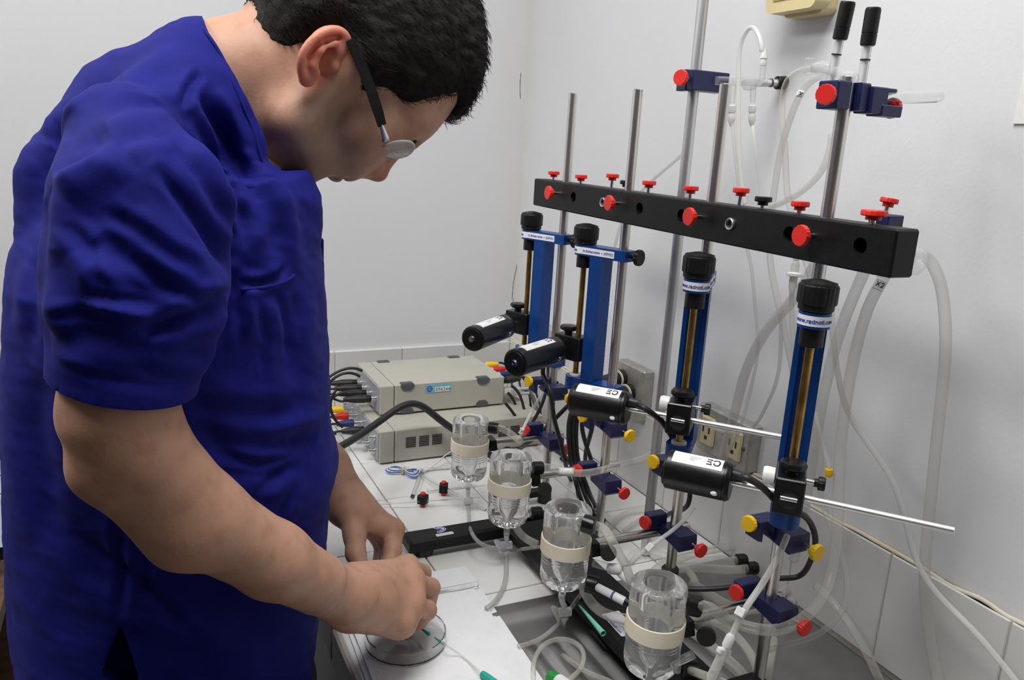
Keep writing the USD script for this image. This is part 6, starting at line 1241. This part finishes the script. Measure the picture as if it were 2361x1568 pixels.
# the neck opening and the hem of the near sleeve, which is hollow round the arm
gx, _, gz = np.meshgrid(sf.g[0], np.array([0.0]), sf.g[2], indexing='ij')
neck_cut = XZ([(470, -10), (466, 56)], YM) + XZ([(492, 95), (515, 132), (540, 185), (562, 235), (585, 285), (600, 330), (606, 368), (640, 392), (1000, 392), (1000, -200), (520, -200)], YM - 0.055)
dn = poly2(gx[:, 0], gz[:, 0], neck_cut)[:, None, :]
hemA, hemB = ay(105, 874, 0.590), ay(440, 952, 0.555)
hn_ = unit(np.cross(hemB - hemA, V3(0.05, 1, 0.10))); hn_ = hn_ if hn_[2] > 0 else -hn_
GX, GY, GZ = np.meshgrid(*sf.g, indexing='ij', sparse=True)
hem = (-((GX - hemA[0]) * hn_[0] + (GY - hemA[1]) * hn_[1] + (GZ - hemA[2]) * hn_[2])).astype(np.float32)          # >0 below the hem
sl.f = np.where(GY < YM, np.maximum(sl.f, hem), sl.f)
kk_ = 0.016; h_ = np.clip(0.5 + 0.5 * (sf.f - sl.f) / kk_, 0, 1); sf.f = sf.f * (1 - h_) + sl.f * h_ - kk_ * h_ * (1 - h_)
sf.f = np.maximum(sf.f, dn.astype(np.float32))
hz_ = ay(375, 1585, YM)[2]; sf.f = np.maximum(sf.f, (hz_ - GZ).astype(np.float32))
# the slit at the side seam
slit = XZ([(278, 1462), (262, 1500), (236, 1580), (330, 1640), (318, 1570), (292, 1500)], YM - 0.165)
ds = poly2(gx[:, 0], gz[:, 0], slit)[:, None, :]
sf.f = np.where(GY < YM - 0.10, np.maximum(sf.f, np.minimum(ds, (YM - 0.125) - GY).astype(np.float32)), sf.f)
sV, sF = sf.mesh(); sV, sF = relax(sV, sF, 2)
# folds: ridges and valleys along lines on the near side, in the x-z plane of the cloth
_hd = (sV - hemA) @ hn_; _m = (sV[:, 1] < 0.645) & (np.abs(_hd) < 0.0042) & (sV[:, 0] < ay(470, 950, 0.56)[0]); sV = np.where(_m[:, None], sV - _hd[:, None] * hn_, sV)     # a straight hem
n0 = vnormals(sV, sF); near = sstep(-n0[:, 1], -0.05, 0.45) * (sV[:, 1] < YM)
disp = np.zeros(len(sV))
def crease(pts, w, depth_mm, y_=0.62, asym=0.0):
    P = np.array(XZ(pts, y_)); x, z = sV[:, 0], sV[:, 2]; best = np.full(len(sV), 1e9); sd = np.zeros(len(sV)); tt_ = np.zeros(len(sV)); L = np.concatenate([[0], np.cumsum(np.linalg.norm(np.diff(P, axis=0), axis=1))])
    for k in range(len(P) - 1):
        e = P[k + 1] - P[k]; t = np.clip(((x - P[k, 0]) * e[0] + (z - P[k, 1]) * e[1]) / (e @ e), 0, 1); dx, dz = x - P[k, 0] - t * e[0], z - P[k, 1] - t * e[1]; d = np.hypot(dx, dz)
        m = d < best; best[m] = d[m]; sd[m] = (dx * e[1] - dz * e[0])[m] / np.linalg.norm(e); tt_[m] = (L[k] + t * np.linalg.norm(e))[m] / L[-1]
    ww = w * 0.00042; fade = np.clip(np.minimum(tt_, 1 - tt_) / 0.22, 0, 1) ** 0.7
    prof = np.exp(-(best / ww) ** 2) - 0.55 * np.exp(-((best - 1.9 * ww) / (1.1 * ww)) ** 2)
    if asym: prof = prof + asym * np.tanh(sd / ww) * np.exp(-(best / (2.2 * ww)) ** 2)
    disp[:] += -depth_mm * 0.0015 * prof * fade
CR = [([(98, 372), (135, 345), (190, 312), (245, 286)], 26, 6.5), ([(108, 352), (98, 450), (96, 560), (97, 700), (100, 840)], 22, 5.0), ([(62, 352), (45, 450), (30, 600), (28, 760)], 26, 4.5),
      ([(492, 214), (520, 262), (548, 312), (575, 370), (600, 430)], 16, 7.0), ([(428, 250), (475, 286), (515, 357), (541, 434), (571, 520), (585, 600)], 14, 4.0), ([(210, 262), (300, 238), (390, 240), (430, 250)], 9, 1.4),
      ([(352, 377), (400, 440), (459, 510), (510, 575), (552, 632)], 24, 4.5), ([(240, 520), (285, 565), (327, 602), (380, 660)], 26, 3.8), ([(204, 627), (280, 636), (357, 653)], 18, 2.6), ([(320, 716), (370, 704), (423, 689), (500, 668)], 16, 3.8), ([(390, 290), (430, 370), (480, 450), (530, 530)], 26, 3.4),
      ([(150, 560), (180, 640), (230, 700)], 24, 2.6), ([(130, 760), (200, 720), (280, 700)], 22, 2.4), ([(555, 640), (540, 740), (500, 830), (460, 900)], 20, 5.0), ([(250, 830), (330, 815), (420, 845)], 18, 1.8), ([(110, 790), (200, 805), (320, 828), (430, 868)], 7, 1.1),
      ([(300, 190), (380, 150), (440, 110)], 26, 1.6), ([(495, 150), (465, 180), (445, 215), (432, 248)], 8, 2.6), ([(600, 560), (610, 470), (590, 400)], 22, 3.5), ([(650, 640), (660, 560), (640, 480), (610, 420)], 18, 3.0)]
CR += [([(352, 372), (405, 440), (468, 515), (545, 628)], 9, 2.2), ([(300, 560), (360, 612), (430, 650), (520, 655)], 9, 2.0), ([(240, 470), (300, 500), (380, 560), (450, 600)], 10, 1.8), ([(180, 500), (220, 560), (250, 640)], 10, 1.8), ([(420, 330), (470, 420), (520, 500), (560, 600)], 9, 2.0),
       ([(320, 722), (380, 706), (440, 690)], 7, 2.2), ([(130, 400), (160, 370), (220, 330)], 9, 2.4), ([(140, 700), (200, 680), (300, 690)], 8, 1.4), ([(500, 760), (480, 820), (452, 890)], 9, 2.2), ([(210, 640), (290, 650), (355, 662)], 7, 1.6), ([(260, 330), (330, 300), (400, 300)], 12, 1.5), ([(110, 832), (220, 846), (330, 866), (432, 902)], 4, 0.9)]
for c in CR: crease(*c)
CT = [([(440, 990), (500, 1022), (560, 1036), (640, 1050), (720, 1062), (770, 1078)], 22, 6.5), ([(470, 1040), (560, 1085), (650, 1110), (740, 1115)], 24, 4.5), ([(430, 940), (500, 962), (600, 985), (700, 985)], 26, 4.0), ([(600, 1160), (640, 1130), (690, 1108)], 12, 2.4), ([(560, 664), (610, 664), (650, 656), (676, 634)], 8, 3.0), ([(560, 664), (556, 760), (552, 860)], 9, 1.8), ([(678, 640), (668, 560), (650, 480), (640, 430)], 16, 2.6), ([(70, 900), (60, 1050), (90, 1200), (100, 1350)], 30, 3.6), ([(150, 1180), (180, 1280), (260, 1360), (380, 1420)], 30, 3.0), ([(275, 1200), (280, 1330), (277, 1460)], 10, 1.6), ([(460, 1400), (560, 1440), (650, 1500)], 30, 2.6), ([(700, 700), (690, 820), (700, 930)], 24, 2.2)]
CT += [([(600, 700), (620, 800), (610, 900)], 10, 1.8), ([(650, 690), (680, 780), (690, 860)], 9, 1.6), ([(500, 1060), (600, 1090), (700, 1090)], 9, 2.2), ([(330, 1240), (340, 1330), (330, 1420)], 12, 1.6), ([(180, 1300), (260, 1330), (360, 1400), (450, 1480)], 12, 1.8), ([(690, 1150), (650, 1250), (640, 1350)], 14, 2.2), ([(60, 620), (50, 720), (60, 840)], 12, 2.0)]
for c in CT: crease(*c, y_=YM - 0.17)
u_ = sV[:, 0] * 0.6 + sV[:, 2]; wob = (meshkit.fbm(sV * V3(16, 16, 11), 3, 9) - 0.5) * 0.007 + (meshkit.fbm(np.stack([u_ * 70, sV[:, 1] * 30, (sV[:, 0] - 0.6 * sV[:, 2]) * 22], 1), 2, 4) - 0.5) * 0.004
edge = sstep(np.min(np.stack([np.abs((sV - hemA) @ hn_)]), 0), 0.004, 0.03)
sV = sV + n0 * (disp * near + wob * 0.8)[:, None] * np.where(sV[:, 1] < YM - 0.15, edge, 1)[:, None]
M_shirt = pm('royal_blue_cotton', (0.0055, 0.0072, 0.150), (0.0045, 0.006, 0.128), 40, 0.78, bump=(1500, 0.25, 0.0006), sheen_weight=0.05, sheen_roughness=0.5, sheen_tint=(0.3, 0.3, 1.0), specular_ior_level=0.15)
sp = person.part('shirt', (sV, sF), M_shirt, True, label='royal blue short sleeved medical shirt with a V neck')
# collar edge, sleeve hem seam and chest pocket as thin applied strips
def on_cloth(pts, y0, lift=0.0015):
    """Points on the near side of the shirt under the given lines of sight."""
    tm = trimesh.Trimesh(sV, sF, process=False); tree = tm.kdtree if False else None; out = []
    from scipy.spatial import cKDTree
    T_ = cKDTree(sV)
    for a, b in pts:
        r = unit(ray(a, b)); ts = np.linspace(0.45, 1.15, 500); Q_ = EYE + ts[:, None] * r; d, i = T_.query(Q_); sgn = ((Q_ - sV[i]) * n0[i]).sum(1); h_ = np.nonzero((sgn < 0) & (d < 0.02))[0]
        out.append(Q_[h_[0]] - r * lift if len(h_) else ay(a, b, y0))
    return out
person.part('collar_edge', tube(on_cloth([(470, 66), (492, 98), (513, 133), (536, 186), (558, 240), (578, 288), (594, 334), (603, 372)], YM - 0.06, 0.0), 0.0015, 8), M_shirt, True)
person.part('pocket_edge', tube(on_cloth([(556, 668), (600, 664), (640, 656), (664, 646), (677, 634)], 0.66, 0.0002), 0.0016, 8), M_shirt, True)
pk = ay(742, 604, YM); person.part('chest_pocket', box(ay(736, 640, YM) + V3(-0.0085, 0.075, 0), (0.010, 0.10, 0.075), np.array([unit(V3(1, 0.35, 0.0)), unit(V3(-0.35, 1, 0)), Z_]), ch=0.003), M_shirt, 30)
lx = on_cloth([(739, 682), (745, 682)], YM - 0.05); 
person.part('embroidery', letters('Me', 0.0072, ay(738, 688, YM - 0.02) + V3(0.0015, -0.002, 0), unit(V3(0.35, 1, 0)), Z_, 0.0006), M_label, False, label='white embroidered lettering on the chest')

# -------------------------------------------------- trousers and shoes (mostly hidden)
tf = Field(V3(-0.22, 0.55, 0.02), V3(0.24, 1.09, 0.93), 0.006)
for sg in (-1, 1):
    hipj, kn, an = V3(0.015, YM + sg * 0.085, 0.86), V3(0.02, YM + sg * 0.105, 0.47), V3(-0.01, YM + sg * 0.11, 0.07)
    tf.cone(hipj, kn, 0.100, 0.078, 0.04); tf.cone(kn, an, 0.078, 0.064, 0.04)
tf.ell(V3(0.02, YM, 0.86), (0.145, 0.170, 0.09), None, 0.04)
tf.f = np.maximum(tf.f, (0.05 - tf.g[2][None, None, :]).astype(np.float32))
tV, tF = tf.mesh(); tV, tF = relax(tV, tF, 3)
tV = tV + vnormals(tV, tF) * ((meshkit.fbm(tV * 14, 3, 2) - 0.5) * 0.012)[:, None]
person.part('trousers', (tV, tF), pm('black_trousers', (0.012, 0.012, 0.018), (0.016, 0.016, 0.022), 60, 0.8), True)
for sg in (-1, 1):
    f_ = Field(V3(-0.14, YM + sg * 0.11 - 0.07, 0.0), V3(0.22, YM + sg * 0.11 + 0.07, 0.14), 0.004)
    f_.ell(V3(-0.02, YM + sg * 0.11, 0.045), (0.075, 0.040, 0.050), None, 0.03); f_.ell(V3(0.08, YM + sg * 0.115, 0.032), (0.105, 0.045, 0.036), None, 0.03)
    f_.f = np.maximum(f_.f, (0.002 - f_.g[2][None, None, :]).astype(np.float32)); person.part('shoe', relax(*f_.mesh(), 1), M_rubber, True)

# -------------------------------------------------- spectacles
M_lensf = clear('lens_rim', (0.62, 0.66, 0.66), 0.30, 0.08, 0.6)
for sg in (-1, 1):
    yy = sg * 0.0745
    dyp = -0.0745 if sg < 0 else -0.0745
    tpl = [ay(a, b, YM - 0.0765 - 0.0095 * min(1.0, max(0.0, (285 - b) / 45))) for a, b in ((806, 92), (820, 118), (840, 165), (858, 215), (872, 258), (881, 290))]
    if sg > 0: tpl = [V3(p[0], 2 * YM - p[1], p[2]) for p in tpl]
    wid = [0.0035, 0.0042, 0.0046, 0.0048, 0.0046, 0.0040]
    A_, F_ = [], []
    for k, p in enumerate(tpl):
        d_ = unit(tpl[min(k + 1, 5)] - tpl[max(k - 1, 0)]); n_ = unit(np.cross(d_, Y_))
        for a, b in ((-1, -1), (1, -1), (1, 1), (-1, 1)): A_.append(p + n_ * wid[k] * a + Y_ * 0.0011 * b)
    for k in range(5):
        for c in range(4): F_.append((4 * k + c, 4 * k + (c + 1) % 4, 4 * k + 4 + (c + 1) % 4, 4 * k + 4 + c))
    F_ += [(0, 3, 2, 1), (20, 21, 22, 23)]
    gl = person.part('glasses_temple', (np.array(A_), np.array(F_)), M_blackk, False, label='black temple arm of the glasses')
    mi = (lambda p: p) if sg < 0 else (lambda p: V3(p[0], 2 * YM - p[1], p[2]))
    hg = [ay(a, b, YM - 0.076) for a, b in ((877, 278), (882, 297), (887, 312), (890, 326))]
    person.part('hinge', tube([mi(p) for p in hg], lambda s: 0.0016 + 0.0022 * s, 10), M_alu, True, under=gl, label='silver hinge')
    # a lens: a thin curved plate in front of the eye
    c0, c1 = ay(868, 330, YM - 0.068), ay(944, 334, YM - 0.010)
    outl = []
    cu = [(0.0, 0.0), (0.10, -0.012), (0.35, -0.017), (0.7, -0.016), (0.95, -0.010), (1.0, 0.0), (0.95, 0.010), (0.7, 0.0145), (0.35, 0.0150), (0.08, 0.010)]
    lc = ay(908, 336, YM - 0.044) + Fd * 0.005; la = unit(V3(0.06, 0.94, -0.34)); lu = unit(V3(0.99, 0, 0.08)); lu = unit(lu - la * (lu @ la)); ln_ = np.cross(la, lu); ln_ = ln_ if ln_ @ Fd > 0 else -ln_
    th_ = np.linspace(0, 2 * math.pi, 36, endpoint=False); U_, W_ = 0.0265 * np.sign(np.cos(th_)) * np.abs(np.cos(th_)) ** 0.8, 0.0165 * np.sign(np.sin(th_)) * np.abs(np.sin(th_)) ** 0.85
    pts_ = []
    for off in (0.0, 0.0017):
        for rr_ in (1.0, 0.6, 0.0001):
            for a, b in zip(U_ * rr_, W_ * rr_): pts_.append(mi(lc + la * a + lu * b + ln_ * (off - 3.2 * a * a - 2.0 * b * b + 0.001)))
    F_ = []
    for s_ in (0, 1):
        for r_ in range(2):
            for k in range(36):
                i0, i1 = s_ * 108 + r_ * 36 + k, s_ * 108 + r_ * 36 + (k + 1) % 36; F_.append((i0, i1, i1 + 36, i0 + 36) if s_ == 0 else (i0, i0 + 36, i1 + 36, i1))
    for k in range(36): F_.append((k, 108 + k, 108 + (k + 1) % 36, (k + 1) % 36))
    person.part('lens', (np.array(pts_), np.array(F_)), M_lens, True, under=gl)
    rimp = [mi(lc + la * a + lu * b + ln_ * (0.0018 - 3.2 * a * a - 2.0 * b * b)) for a, b in zip(U_, W_)]
    person.part('lens_rim', tube(rimp + rimp[:1], 0.0013, 8, smooth=False), M_lensf, True, under=gl)
person.part('glasses_bridge', tube([hm(941, 345, -0.012), hm(946, 352, 0.0), hm(941, 345, 0.012)], 0.0011, 8), M_chrome, True)

# the glass hook in the right hand
hk = Thing('glass_hook', 'small clear two pronged glass hook held in the right hand and dipped in the dish', 'tool', tipP)
e0_, e1_ = H_(938, 1462, 0.737), az(958, 1498, PC[2] + 0.004)
e2_ = az(969, 1492, PC[2] + 0.004)
hk.part('prong', tube([e0_, (e0_ + e1_) / 2 + V3(-0.002, 0, 0), e1_], 0.0017, 10), M_hook, True)
hk.part('prong', tube([e0_ + V3(0.004, 0.002, 0), (e0_ + e2_) / 2 + V3(0.004, 0, 0), e2_], 0.0017, 10), M_hook, True)
hk.part('foot', tube([e1_ + V3(-0.006, 0, 0), e1_, e2_, e2_ + V3(0.001, -0.003, 0.0)], 0.0015, 8), M_hook, True)
